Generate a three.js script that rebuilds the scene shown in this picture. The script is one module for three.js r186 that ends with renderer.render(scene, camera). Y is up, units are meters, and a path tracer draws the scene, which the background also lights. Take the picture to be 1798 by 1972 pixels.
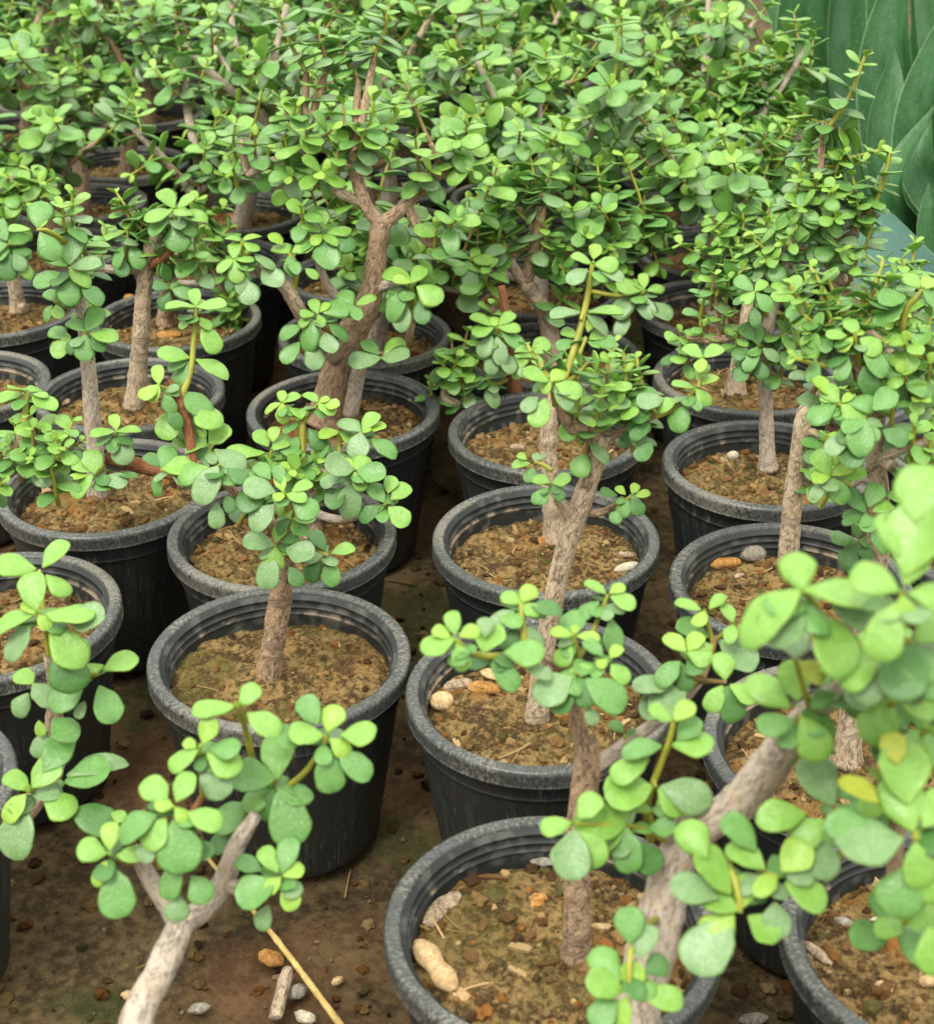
import * as THREE from 'three';
import { mergeGeometries, mergeVertices, toCreasedNormals } from 'three/addons/utils/BufferGeometryUtils.js';

// ---------------------------------------------------------------- camera, sky, sun, exposure
const scene = new THREE.Scene();
const F = 2897.8, PITCH = THREE.MathUtils.degToRad(28.31), CY = 0.646, RIM_Y = 0.133, SOIL_Y = 0.112;
const camera = new THREE.PerspectiveCamera(37.58, 933 / 1024, 0.02, 200);
camera.position.set(0, CY, 0);
camera.rotation.set(-PITCH, 0, 0);
camera.focus = 0.98;
camera.userData.fStop = 14;
const renderer = new THREE.WebGLRenderer();
renderer.toneMapping = THREE.LinearToneMapping;
renderer.toneMappingExposure = 1.55;
renderer.shadowMap.enabled = true;
renderer.shadowMap.type = THREE.PCFSoftShadowMap;
{ // bright, even sky seen through a milky greenhouse cover
  const w = 64, h = 32, d = new Float32Array(w * h * 4);
  for (let j = 0; j < h; j++) for (let i = 0; i < w; i++) {
    const el = ((j + 0.5) / h - 0.5) * Math.PI, s = Math.max(0, Math.sin(el));
    const v = 0.55 + 1.22 * Math.pow(s, 1.1), k = (j * w + i) * 4;
    d[k] = v; d[k + 1] = v * 0.99; d[k + 2] = v * 0.93; d[k + 3] = 1;
  }
  const t = new THREE.DataTexture(d, w, h, THREE.RGBAFormat, THREE.FloatType);
  t.mapping = THREE.EquirectangularReflectionMapping; t.magFilter = THREE.LinearFilter; t.minFilter = THREE.LinearFilter; t.needsUpdate = true;
  scene.background = t; scene.environment = t; scene.backgroundIntensity = 1; scene.environmentIntensity = 1;
}
const sun = new THREE.DirectionalLight(new THREE.Color(1, 0.965, 0.88), 1.5);
sun.position.set(-0.8, 2.6, 0.1); sun.target.position.set(0, 0, -1.3);
sun.castShadow = true; sun.shadow.radius = 34; sun.shadow.mapSize.set(2048, 2048);
Object.assign(sun.shadow.camera, { left: -2, right: 2, top: 2.4, bottom: -2.4, near: 0.1, far: 9 });
scene.add(sun, sun.target);

// ---------------------------------------------------------------- helpers
const V = (x, y, z) => new THREE.Vector3(x, y, z);
function rng(seed) { let a = seed >>> 0; return () => { a = (a + 0x6D2B79F5) | 0; let t = Math.imul(a ^ (a >>> 15), 1 | a); t = (t + Math.imul(t ^ (t >>> 7), 61 | t)) ^ t; return ((t ^ (t >>> 14)) >>> 0) / 4294967296; }; }
const clamp = (x, a, b) => Math.min(b, Math.max(a, x)), lerp = (a, b, t) => a + (b - a) * t, sstep = (a, b, x) => { const t = clamp((x - a) / (b - a), 0, 1); return t * t * (3 - 2 * t); };
const SP = Math.sin(PITCH), CP = Math.cos(PITCH);
function ray(px, py) { const a = (px - 899) / F, b = (986 - py) / F; return V(a, -SP + CP * b, -CP - SP * b); }   // unit depth along the optical axis
const at = (px, py, Z) => { const D = ray(px, py); return D.multiplyScalar(Z / -D.z).add(V(0, CY, 0)); };          // the point of a sight line that lies Z metres ahead
const onY = (px, py, y) => { const D = ray(px, py); return D.multiplyScalar((y - CY) / D.y).add(V(0, CY, 0)); };
const depthOf = (p) => (p.y - CY) * -SP + -p.z * CP;
const project = (p) => { const d = depthOf(p), u = (p.y - CY) * CP + -p.z * SP; return [899 + F * p.x / d, 986 - F * u / d, d]; };
const names = new Map();
function numbered(n) { const k = names.get(n) || 0; names.set(n, k + 1); return k ? n + '_' + String(k).padStart(3, '0') : n; }
function mesh(name, g, m, parent) { const o = new THREE.Mesh(g, m); o.name = name; o.castShadow = o.receiveShadow = true; if (parent) parent.add(o); return o; }
function tag(o, label, category, group) { o.userData.label = label; o.userData.category = category; if (group) o.userData.group = group; return o; }
function thing(name, label, category, p, group) { const g = new THREE.Group(); g.name = numbered(name); g.position.copy(p); scene.add(g); return tag(g, label, category, group); }

// value noise
function hash(x, y, s) { let h = Math.imul(x, 374761393) + Math.imul(y, 668265263) + Math.imul(s, 2147483647 ^ 0x5bd1e995); h = Math.imul(h ^ (h >>> 13), 1274126177); return ((h ^ (h >>> 16)) >>> 0) / 4294967296; }
function vnoise(x, y, s, per) {
  const xi = Math.floor(x), yi = Math.floor(y), fx = x - xi, fy = y - yi, u = fx * fx * (3 - 2 * fx), v = fy * fy * (3 - 2 * fy);
  const w = (a) => per ? ((a % per) + per) % per : a;
  const a = hash(w(xi), w(yi), s), b = hash(w(xi + 1), w(yi), s), c = hash(w(xi), w(yi + 1), s), d = hash(w(xi + 1), w(yi + 1), s);
  return a + (b - a) * u + (c - a) * v + (a - b - c + d) * u * v;
}
function fbm(x, y, s, oct = 4, per = 0) { let f = 0, a = 0.5, n = 0; for (let o = 0; o < oct; o++) { f += a * vnoise(x, y, s + o * 17, per); n += a; x *= 2; y *= 2; per *= 2; a *= 0.5; } return f / n; }
const srgb = (c) => Math.round(255 * clamp(c <= 0.0031308 ? c * 12.92 : 1.055 * Math.pow(c, 1 / 2.4) - 0.055, 0, 1));
function colourMap(n, fn, m = n) {                                       // fn(u, v) -> linear [r, g, b]
  const d = new Uint8Array(n * m * 4);
  for (let j = 0; j < m; j++) for (let i = 0; i < n; i++) { const c = fn(i / n, j / m), k = (j * n + i) * 4; d[k] = srgb(c[0]); d[k + 1] = srgb(c[1]); d[k + 2] = srgb(c[2]); d[k + 3] = 255; }
  const t = new THREE.DataTexture(d, n, m); t.colorSpace = THREE.SRGBColorSpace; return finish(t);
}
function greyMap(n, fn, m = n) {
  const d = new Uint8Array(n * m * 4);
  for (let j = 0; j < m; j++) for (let i = 0; i < n; i++) { const c = Math.round(255 * clamp(fn(i / n, j / m), 0, 1)), k = (j * n + i) * 4; d[k] = d[k + 1] = d[k + 2] = c; d[k + 3] = 255; }
  return finish(new THREE.DataTexture(d, n, m));
}
function finish(t) { t.wrapS = t.wrapT = THREE.RepeatWrapping; t.magFilter = THREE.LinearFilter; t.minFilter = THREE.LinearMipmapLinearFilter; t.generateMipmaps = true; t.needsUpdate = true; return t; }
const mix3 = (a, b, t) => [lerp(a[0], b[0], t), lerp(a[1], b[1], t), lerp(a[2], b[2], t)];

// ---------------------------------------------------------------- materials
const lin = (r, g, b) => new THREE.Color().setRGB(r, g, b);
function soilColour(seed, olive, orange) {
  return colourMap(512, (u, v) => {
    const big = fbm(u * 4, v * 4, seed, 4, 4), mid = fbm(u * 14, v * 14, seed + 5, 3, 14), fine = fbm(u * 72, v * 72, seed + 9, 3, 72), grain = hash(Math.floor(u * 512), Math.floor(v * 512), seed);
    let c = mix3([0.05, 0.031, 0.012], [0.25, 0.166, 0.064], sstep(0.34, 0.68, mid * 0.4 + fine * 0.6));
    c = mix3(c, [0.085, 0.076, 0.018], 0.85 * olive * sstep(0.48, 0.66, big));
    c = mix3(c, [0.22, 0.105, 0.028], 0.8 * orange * sstep(0.56, 0.74, fbm(u * 7, v * 7, seed + 31, 3, 7)));
    c = mix3(c, [0.045, 0.026, 0.012], 0.7 * sstep(0.62, 0.78, fbm(u * 22, v * 22, seed + 41, 2, 22)));
    c = mix3(c, [0.36, 0.25, 0.115], 0.6 * sstep(0.88, 0.99, grain));
    const k = 0.82 + 0.36 * grain; return [c[0] * k, c[1] * k, c[2] * k];
  });
}
const soilBump = greyMap(512, (u, v) => 0.6 * fbm(u * 40, v * 40, 71, 3, 40) + 0.4 * fbm(u * 128, v * 128, 77, 2, 128));
const soilMats = [[11, 0.75, 0.35], [23, 0.25, 0.8], [37, 0.1, 0.45], [53, 0.5, 0.6]].map(([s, o, r]) => new THREE.MeshPhysicalMaterial({ map: soilColour(s, o, r), bumpMap: soilBump, bumpScale: 0.003, roughness: 0.95, specularIntensity: 0.25 }));
const groundMap = colourMap(1024, (u, v) => {
  const big = fbm(u * 5, v * 5, 101, 4, 5), mid = fbm(u * 24, v * 24, 107, 3, 24), fine = fbm(u * 130, v * 130, 109, 3, 130), g = hash(Math.floor(u * 1024), Math.floor(v * 1024), 5);
  let c = mix3([0.038, 0.026, 0.012], [0.125, 0.087, 0.039], sstep(0.28, 0.72, mid * 0.5 + fine * 0.5));
  c = mix3(c, [0.115, 0.052, 0.023], 0.5 * sstep(0.54, 0.7, big));
  c = mix3(c, [0.034, 0.046, 0.011], 0.6 * sstep(0.58, 0.7, fbm(u * 9, v * 9, 131, 5, 9)));
  c = mix3(c, [0.22, 0.15, 0.085], 0.5 * sstep(0.965, 0.99, g));
  const k = 0.8 + 0.4 * g; return [c[0] * k, c[1] * k, c[2] * k];
});
const groundMat = new THREE.MeshPhysicalMaterial({ specularIntensity: 0.35, map: groundMap, bumpMap: soilBump, bumpScale: 0.0035, roughness: 0.85 });
// bark: fine lengthwise cracks, u round the stem, v along it (1 unit = 6 cm)
const barkH = (u, v) => { const w = fbm(u * 5, v * 3, 203, 3, 0); return 0.6 * fbm(u * 26 + w * 5, v * 7 + w * 2, 207, 3) + 0.4 * fbm(u * 60, v * 20, 211, 2); };
function barkMat(lo, hi, bump) {
  return new THREE.MeshPhysicalMaterial({ specularIntensity: 0.3,
    map: colourMap(512, (u, v) => { const h = barkH(u * 2, v * 2), b = fbm(u * 6, v * 6, 219, 3), g = hash(Math.floor(u * 512), Math.floor(v * 512), 9); let c = mix3(lo, hi, sstep(0.25, 0.62, h)); c = mix3(c, [hi[0] * 1.08, hi[1] * 0.96, hi[2] * 0.84], 0.5 * sstep(0.5, 0.75, b)); const k = 0.85 + 0.3 * g; return c.map((x) => x * k); }),
    bumpMap: barkBump, bumpScale: bump, roughness: 0.85,
  });
}
const barkBump = greyMap(512, (u, v) => barkH(u * 2, v * 2));
const bark = {
  tan: barkMat([0.20, 0.145, 0.095], [0.56, 0.445, 0.31], 0.0013), grey: barkMat([0.22, 0.18, 0.14], [0.52, 0.44, 0.35], 0.0008),
  brown: barkMat([0.15, 0.095, 0.06], [0.46, 0.325, 0.21], 0.0015), red: barkMat([0.12, 0.045, 0.02], [0.28, 0.125, 0.06], 0.0006),
};
const cutMat = new THREE.MeshStandardMaterial({ color: lin(0.42, 0.27, 0.14), bumpMap: barkBump, bumpScale: 0.0005, roughness: 0.9 });
const stemMat = new THREE.MeshStandardMaterial({ map: colourMap(128, (u, v) => { const n = fbm(u * 8, v * 8, 301, 3, 8); return mix3([0.20, 0.215, 0.02], [0.42, 0.42, 0.055], n); }), roughness: 0.5 });
const stemBrown = new THREE.MeshStandardMaterial({ map: colourMap(128, (u, v) => { const n = fbm(u * 8, v * 8, 307, 3, 8); return mix3([0.16, 0.10, 0.03], [0.36, 0.25, 0.09], n); }), roughness: 0.65 });
// leaves: u across, v from stalk to tip
function leafMap(seed, dust) {
  return colourMap(128, (u, v) => {
    const e = Math.abs(u - 0.5) * 2, n = fbm(u * 5, v * 6, seed, 3), f = fbm(u * 40, v * 44, seed + 3, 2);
    let c = [0.84 + 0.3 * n, 0.88 + 0.22 * n, 0.8 + 0.36 * n];
    c = mix3(c, [1.75, 1.42, 0.9], 0.75 * sstep(0.9, 1, e));                                       // pale margin
    c = mix3(c, [1.25, 1.12, 0.8], 0.5 * (1 - sstep(0.0, 0.22, v)));
    c = mix3(c, [1.85, 1.5, 2.0], dust * sstep(0.52, 0.8, f * 0.6 + n * 0.4));                      // dried dust and water marks
    c = mix3(c, [2.5, 1.9, 2.9], dust * sstep(0.7, 0.78, fbm(u * 22, v * 24, seed + 7, 2)) * 0.6);
    return c.map((x) => x * 0.42);
  });
}
const leafClean = leafMap(401, 0.16), leafDusty = leafMap(433, 0.5);
const leafBump = greyMap(128, (u, v) => 0.5 * fbm(u * 6, v * 6, 451, 3) + 0.5 * fbm(u * 30, v * 30, 457, 2));
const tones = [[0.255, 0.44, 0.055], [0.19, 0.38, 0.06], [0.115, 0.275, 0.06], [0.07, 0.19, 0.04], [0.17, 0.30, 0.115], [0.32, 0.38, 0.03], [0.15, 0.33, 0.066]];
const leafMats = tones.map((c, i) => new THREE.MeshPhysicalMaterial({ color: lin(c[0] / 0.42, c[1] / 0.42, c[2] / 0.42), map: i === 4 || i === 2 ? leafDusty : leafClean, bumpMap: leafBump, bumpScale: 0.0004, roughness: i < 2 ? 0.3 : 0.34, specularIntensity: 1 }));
const foliageMat = new THREE.MeshStandardMaterial({ vertexColors: true, color: lin(1, 1, 1), roughness: 0.5 });
// black nursery plastic: u in turns, v in metres
const potWallMat = new THREE.MeshStandardMaterial({
  map: colourMap(1024, (u, v) => {
    const streak = fbm(u * 220, v * 5, 503, 2), patch = fbm(u * 9, v * 5, 509, 3), f = hash(Math.floor(u * 1024), Math.floor(v * 512), 3), sc = fbm(u * 500, v * 24, 511, 2);
    let c = [0.022, 0.026, 0.0255]; const k = sstep(0.52, 0.78, streak) * sstep(0.35, 0.7, patch);
    c = mix3(c, [0.05, 0.055, 0.05], 0.8 * k); c = mix3(c, [0.16, 0.165, 0.155], 0.7 * sstep(0.70, 0.84, sc) * sstep(0.42, 0.62, patch));
    c = mix3(c, [0.22, 0.21, 0.18], f > 0.9955 && patch > 0.45 ? 0.7 : 0); c = mix3(c, [0.035, 0.028, 0.018], 0.5 * sstep(0.55, 0.8, fbm(u * 14, v * 9, 521, 3)));
    return c;
  }, 512), roughness: 0.5,
});
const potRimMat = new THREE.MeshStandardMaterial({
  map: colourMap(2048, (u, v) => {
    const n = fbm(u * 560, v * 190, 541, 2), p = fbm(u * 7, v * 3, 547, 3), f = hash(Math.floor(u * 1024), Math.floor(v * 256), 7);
    let c = mix3([0.022, 0.026, 0.0255], [0.20, 0.205, 0.18], 0.5 * sstep(0.0, 1.0, n)); c = mix3(c, [0.27, 0.25, 0.19], 0.5 * sstep(0.52, 0.7, p * 0.55 + n * 0.45));  // fine grey grain: dust, plus the lip's sky sheen painted into the colour
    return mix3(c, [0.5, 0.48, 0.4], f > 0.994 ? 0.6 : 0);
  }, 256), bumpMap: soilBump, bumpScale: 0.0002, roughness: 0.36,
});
const potInnerMat = new THREE.MeshStandardMaterial({
  map: colourMap(512, (u, v) => {
    const n = fbm(u * 60, v * 40, 561, 3), p = fbm(u * 9, v * 4, 563, 3); let c = mix3([0.022, 0.026, 0.0255], [0.20, 0.205, 0.18], 0.3 * sstep(0.5, 0.72, n));
    const crust = sstep(0.10, 0.112, v) * (1 - sstep(0.118, 0.135, v)); c = mix3(c, [0.42, 0.33, 0.22], 0.8 * crust * sstep(0.5, 0.62, p * 0.6 + n * 0.4));
    return mix3(c, [0.2, 0.18, 0.13], 0.45 * sstep(0.6, 0.78, p * 0.4 + n * 0.6));
  }, 128), roughness: 0.5,
});

// ---------------------------------------------------------------- shapes
function leafGeo(seed, { w = 0.8, broad = 0.62, thick = 0.1, cup = 0.1, bend = 0.08, fold = 0, NS = 9, NR = 10 }) {
  const r = rng(seed), pos = [], uv = [], idx = [], wob = [r() * 6, r() * 6];
  const half = (s) => {                                                 // outline: narrow stalk, widest at broad, round tip
    const a = s < broad ? Math.pow(Math.sin(Math.PI / 2 * Math.pow(s / broad, 0.92)), 0.92) : Math.sqrt(Math.max(0, 1 - Math.pow((s - broad) / (1 - broad), 2.15)));
    return 0.5 * w * Math.max(0.09 * (s < 0.3 ? 1 : 0), a * (1 + 0.03 * Math.sin(9 * s + wob[0])));
  };
  for (let i = 0; i <= NS; i++) {
    const s = i === NS ? 1 : 1 - Math.pow(1 - i / NS, 1.35), hw = i === NS ? 0 : half(s), th = thick * Math.pow(Math.max(0, 1 - Math.pow(2 * Math.max(s, 0.12) - 1, 4)), 0.5) * 0.5 + 0.012 * (1 - s);
    for (let j = 0; j < NR; j++) {
      const a = j / NR * Math.PI * 2, cx = Math.cos(a), x = hw * (cx + 0.07 * Math.sin(3.6 * s + wob[0])) * (1 + 0.035 * Math.sin(13 * s + wob[1]) * Math.sign(cx)), up = Math.sin(a) > 0 ? 1 : 0.75;
      const y = th * Math.sin(a) * up + cup * w * cx * cx * (hw * 2 / w) + fold * Math.abs(x) - bend * s * s + 0.012 * Math.sin(7 * s + wob[1]) * cx;
      pos.push(x, y, s); uv.push(0.5 + 0.5 * cx * (Math.sin(a) >= 0 ? 1 : 0.93), s * 0.98 + 0.01);
    }
  }
  for (let i = 0; i < NS; i++) for (let j = 0; j < NR; j++) { const a = i * NR + j, b = i * NR + (j + 1) % NR, c = a + NR, d = b + NR; idx.push(a, c, b); if (i < NS - 1) idx.push(b, c, d); }
  const g = new THREE.BufferGeometry(); g.setAttribute('position', new THREE.Float32BufferAttribute(pos, 3)); g.setAttribute('uv', new THREE.Float32BufferAttribute(uv, 2)); g.setIndex(idx); g.computeVertexNormals(); return g;
}
const leafKinds = [
  { w: 0.84, broad: 0.6, cup: 0.05, bend: 0.06 }, { w: 0.76, broad: 0.62, cup: 0.13, bend: 0.03 }, { w: 0.66, broad: 0.6, cup: 0.10, bend: 0.10, fold: 0.1 },
  { w: 0.9, broad: 0.58, cup: -0.05, bend: 0.12 }, { w: 0.72, broad: 0.66, cup: 0.04, bend: 0.18 },
  { w: 0.72, broad: 0.6, cup: 0.02, bend: 0.16, fold: 0.24 }, { w: 0.84, broad: 0.6, cup: 0.2, bend: -0.06 }, { w: 0.8, broad: 0.62, cup: -0.1, bend: 0.24 }, { w: 0.68, broad: 0.58, cup: 0.06, bend: 0.3, fold: 0.12 },
];
const leafFine = leafKinds.map((k, i) => leafGeo(900 + i, { ...k, NS: 10, NR: 12 })), leafMid = leafKinds.map((k, i) => leafGeo(900 + i, { ...k, NS: 7, NR: 8 })), leafFar = leafKinds.slice(0, 3).map((k, i) => leafGeo(900 + i, { ...k, NS: 5, NR: 6 }));

// swept stem: points and radii in metres, rings = raised joints
function sweep(pts, radii, { seed = 1, NR = 10, step = 0.004, lump = 0.1, rings = 0.012, ring = 0.06, flat = true, flare = 0 } = {}) {
  const r = rng(seed), curve = new THREE.CatmullRomCurve3(pts, false, 'centripetal'), len = curve.getLength(), N = Math.max(4, Math.ceil(len / step)), fr = curve.computeFrenetFrames(N, false);
  const pos = [], uv = [], idx = [], ph = r() * 10, joints = []; for (let s = rings * (0.4 + r() * 0.6); s < len; s += rings * (0.6 + r() * 0.9)) joints.push([s, 0.5 + r()]);
  const n = pts.length - 1, cl = pts.map(() => 0); for (let i = 1; i <= n; i++) cl[i] = cl[i - 1] + Math.pow(pts[i].distanceTo(pts[i - 1]), 1);
  for (let i = 0; i <= N; i++) {
    const u = i / N, s = u * len, p = curve.getPointAt(u), q = u * cl[n]; let k = 0; while (k < n - 1 && cl[k + 1] < q) k++;
    let R = lerp(radii[k], radii[k + 1], clamp((q - cl[k]) / Math.max(1e-6, cl[k + 1] - cl[k]), 0, 1));
    if (flare) R *= 1 + flare * Math.exp(-s / 0.007);
    for (const [js, ja] of joints) R *= 1 + ring * ja * Math.exp(-Math.pow((s - js) / 0.0012, 2)) - 0.4 * ring * ja * Math.exp(-Math.pow((s - js - 0.0022) / 0.001, 2));
    for (let j = 0; j <= NR; j++) {
      const a = j / NR * Math.PI * 2, w = 1 + lump * (fbm(Math.cos(a) * 1.2 + 5 + ph, s * 60 + Math.sin(a) * 1.2 + 5, seed, 3) - 0.5) * 2, c = Math.cos(a) * R * w, d = Math.sin(a) * R * w;
      pos.push(p.x + fr.normals[i].x * c + fr.binormals[i].x * d, p.y + fr.normals[i].y * c + fr.binormals[i].y * d, p.z + fr.normals[i].z * c + fr.binormals[i].z * d);
      uv.push(j / NR * Math.max(1, Math.round(R * 6.28 / 0.06 * 2)) * 0.5 + ph, s / 0.06 + ph);
    }
  }
  for (let i = 0; i < N; i++) for (let j = 0; j < NR; j++) { const a = i * (NR + 1) + j, b = a + NR + 1; idx.push(a, b, a + 1, b, b + 1, a + 1); }
  for (const e of [0, N]) {                                             // closed ends
    const c = curve.getPointAt(e / N), base = pos.length / 3, o = e * (NR + 1), tan = fr.tangents[e].clone().multiplyScalar((e ? 1 : -1) * radii[e ? n : 0] * (flat ? 0.12 : 0.5));
    pos.push(c.x + tan.x, c.y + tan.y, c.z + tan.z); uv.push(ph, ph);
    for (let j = 0; j < NR; j++) e ? idx.push(o + j, base, o + j + 1) : idx.push(o + j + 1, base, o + j);
  }
  const g = new THREE.BufferGeometry(); g.setAttribute('position', new THREE.Float32BufferAttribute(pos, 3)); g.setAttribute('uv', new THREE.Float32BufferAttribute(uv, 2)); g.setIndex(idx); g.computeVertexNormals();
  const nm = g.attributes.normal; for (let i = 0; i <= N; i++) { const a = i * (NR + 1), b = a + NR; const x = nm.getX(a) + nm.getX(b), y = nm.getY(a) + nm.getY(b), z = nm.getZ(a) + nm.getZ(b), l = Math.hypot(x, y, z) || 1; nm.setXYZ(a, x / l, y / l, z / l); nm.setXYZ(b, x / l, y / l, z / l); }
  return g;
}

// ---------------------------------------------------------------- ground
function groundHeight(x, z) { return 0.011 * (fbm(x * 9 + 40, z * 9 + 40, 601, 3) - 0.5) + 0.009 * (fbm(x * 45 + 40, z * 45 + 40, 607, 4) - 0.5) - 0.003; }
{
  const N = 250, M = 290, pos = [], uv = [], idx = [];
  const warp = (t, near, far) => near * t + (far - near) * Math.pow(Math.abs(t), 9) * Math.sign(t);
  for (let j = 0; j <= M; j++) for (let i = 0; i <= N; i++) {
    const x = warp(i / N * 2 - 1, 1.2, 60), z = -1.45 - warp(j / M * 2 - 1, 1.5, 70), k = Math.exp(-Math.pow(Math.max(0, Math.hypot(x, z + 1.4) - 2.2), 2));
    pos.push(x, groundHeight(x, z) * k - 0.002, z); uv.push(x / 0.62, z / 0.62);
  }
  for (let j = 0; j < M; j++) for (let i = 0; i < N; i++) { const a = j * (N + 1) + i, b = a + 1, c = a + N + 1, d = c + 1; idx.push(a, b, c, b, d, c); }
  const g = new THREE.BufferGeometry(); g.setAttribute('position', new THREE.Float32BufferAttribute(pos, 3)); g.setAttribute('uv', new THREE.Float32BufferAttribute(uv, 2)); g.setIndex(idx); g.computeVertexNormals();
  const o = mesh('ground', g, groundMat, scene); o.userData.kind = 'structure'; o.userData.label = 'damp reddish brown earth with mossy patches under the pots'; 
  if (g.attributes.normal.getY(0) < 0) { for (let i = 0; i < idx.length; i += 3) { const t = idx[i]; idx[i] = idx[i + 1]; idx[i + 1] = t; } g.setIndex(idx); g.computeVertexNormals(); }
}
// small crumbs: one merged heap, tinted per crumb
function crumb(r, kind, size) {
  let g;
  if (kind === 'chip') { g = new THREE.BoxGeometry(size * (1 + r()), size * 0.22, size * (0.4 + 0.4 * r()), 3, 1, 2); const p = g.attributes.position, b = (r() - 0.5) * 0.8; for (let i = 0; i < p.count; i++) { const x = p.getX(i), k = 1 - 0.5 * Math.abs(x / size); p.setXYZ(i, x, p.getY(i) + b * x * x / size, p.getZ(i) * k * (0.85 + 0.3 * hash(i, 3, Math.floor(size * 1e6)))); } }
  else if (kind === 'straw') { g = new THREE.CylinderGeometry(size * 0.05, size * 0.06, size * 2.2, 5, 4); const b = (r() - 0.5) * 0.5, p = g.attributes.position; for (let i = 0; i < p.count; i++) p.setX(i, p.getX(i) + b * p.getY(i) * p.getY(i) / size); g.rotateZ(Math.PI / 2); }
  else { g = new THREE.IcosahedronGeometry(size * 0.5, size > 0.004 ? 1 : 0); const p = g.attributes.position, s = Math.floor(r() * 1e6); for (let i = 0; i < p.count; i++) { const k = 0.7 + 0.6 * hash(Math.round(p.getX(i) * 3e5), Math.round(p.getY(i) * 3e5) + Math.round(p.getZ(i) * 1e5), s); p.setXYZ(i, p.getX(i) * k * 1.15, p.getY(i) * k * 0.75, p.getZ(i) * k); } }
  if (g.index) g = g.toNonIndexed(); g.deleteAttribute('uv'); g.computeVertexNormals(); return g;
}
function tint(g, c) { const n = g.attributes.position.count, a = new Float32Array(n * 3); for (let i = 0; i < n; i++) a.set(c, i * 3); g.setAttribute('color', new THREE.BufferAttribute(a, 3)); return g; }
const crumbMat = new THREE.MeshPhysicalMaterial({ vertexColors: true, roughness: 0.95, specularIntensity: 0.2 });
const crumbTones = [[0.20, 0.118, 0.046], [0.12, 0.066, 0.026], [0.065, 0.036, 0.016], [0.25, 0.155, 0.062], [0.20, 0.088, 0.024], [0.34, 0.235, 0.11], [0.09, 0.076, 0.026], [0.15, 0.078, 0.03]];
function crumbs(seed, n, place, { big = 0.006, dark = 1, chips = 0.3, straws = 0.07 } = {}) {
  const r = rng(seed), list = [], q = new THREE.Quaternion(), e = new THREE.Euler(), M = new THREE.Matrix4();
  for (let i = 0; i < n; i++) {
    const t = r(), kind = t < chips ? 'chip' : t < chips + straws ? 'straw' : 'lump', size = (0.001 + big * Math.pow(r(), 4)) * (kind === 'straw' ? 1.6 : 1);
    const g = crumb(r, kind, size), p = place(r); if (!p) continue;
    const kk = dark * (0.75 + 0.5 * r()) * (kind === 'straw' ? 1.4 : 1), c = crumbTones[kind === 'straw' ? (r() < 0.5 ? 3 : 5) : Math.floor(r() * crumbTones.length)].map((x) => x * kk);
    e.set((r() - 0.5) * (kind === 'chip' ? 0.9 : 2.5) * (kind === 'straw' ? 0.15 : 1), r() * 6.28, (r() - 0.5) * (kind === 'straw' ? 0.3 : 0.9)); M.compose(p.add(V(0, size * 0.12, 0)), q.setFromEuler(e), V(1, 1, 1)); g.applyMatrix4(M); list.push(tint(g, c));
  }
  return mergeGeometries(list);
}
{
  const g = crumbs(77, 9000, (r) => { const z = -(0.36 + 1.9 * Math.pow(r(), 1.4)), x = (r() * 2 - 1) * (0.16 + 0.34 * -z); return V(x, groundHeight(x, z) - 0.001, z); }, { big: 0.0085, dark: 0.5, chips: 0.06, straws: 0.04 });
  const o = mesh('gravel', g, crumbMat, scene); o.userData.kind = 'stuff'; o.userData.label = 'small clods and bits of straw scattered over the brown earth'; o.userData.category = 'gravel';
}

// ---------------------------------------------------------------- pots (radius 8 cm at the lip, rim at RIM_Y)
function lathe(pts, seg, uTurns = 1) {
  const g = new THREE.LatheGeometry(pts.map(([r, y]) => new THREE.Vector2(r, y)), seg); let L = 0; const ls = pts.map((p, i) => (L += i ? Math.hypot(p[0] - pts[i - 1][0], p[1] - pts[i - 1][1]) : 0)), uv = g.attributes.uv, n = pts.length;
  for (let i = 0; i < uv.count; i++) uv.setXY(i, uv.getX(i) * uTurns, ls[i % n] / 0.25);
  return g;
}
const wallPts = [[0.0745, RIM_Y - 0.0118], [0.0742, RIM_Y - 0.0135], [0.0733, RIM_Y - 0.0225], [0.0742, RIM_Y - 0.0232], [0.0742, RIM_Y - 0.0246], [0.0728, RIM_Y - 0.0256], [0.066, 0.06], [0.0585, 0.012], [0.0578, 0.004], [0.056, 0.0005], [0.05, 0.0008]];
const innerPts = [[0.064, 0.09], [0.0675, SOIL_Y + 0.002], [0.068, SOIL_Y + 0.0058], [0.0672, SOIL_Y + 0.0062], [0.0672, SOIL_Y + 0.0072], [0.0686, SOIL_Y + 0.0076], [0.0690, SOIL_Y + 0.0104], [0.0681, SOIL_Y + 0.0108], [0.0681, SOIL_Y + 0.0118], [0.0696, SOIL_Y + 0.0122], [0.0702, SOIL_Y + 0.0152], [0.0692, SOIL_Y + 0.0157], [0.0693, SOIL_Y + 0.0168], [0.0710, SOIL_Y + 0.0173], [0.0718, RIM_Y - 0.0018]];
const rimPts = [[0.0718, RIM_Y - 0.0018], [0.0722, RIM_Y - 0.0006], [0.0731, RIM_Y], [0.0775, RIM_Y + 0.0002], [0.0790, RIM_Y - 0.0004], [0.0799, RIM_Y - 0.0016], [0.0801, RIM_Y - 0.0035], [0.0793, RIM_Y - 0.0094], [0.0800, RIM_Y - 0.0101], [0.0800, RIM_Y - 0.0109], [0.0792, RIM_Y - 0.0116], [0.0744, RIM_Y - 0.0118]];
const wallGeo = lathe(wallPts, 72), innerGeo = lathe(innerPts, 72), rimGeo = lathe(rimPts, 72, 1);
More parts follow.
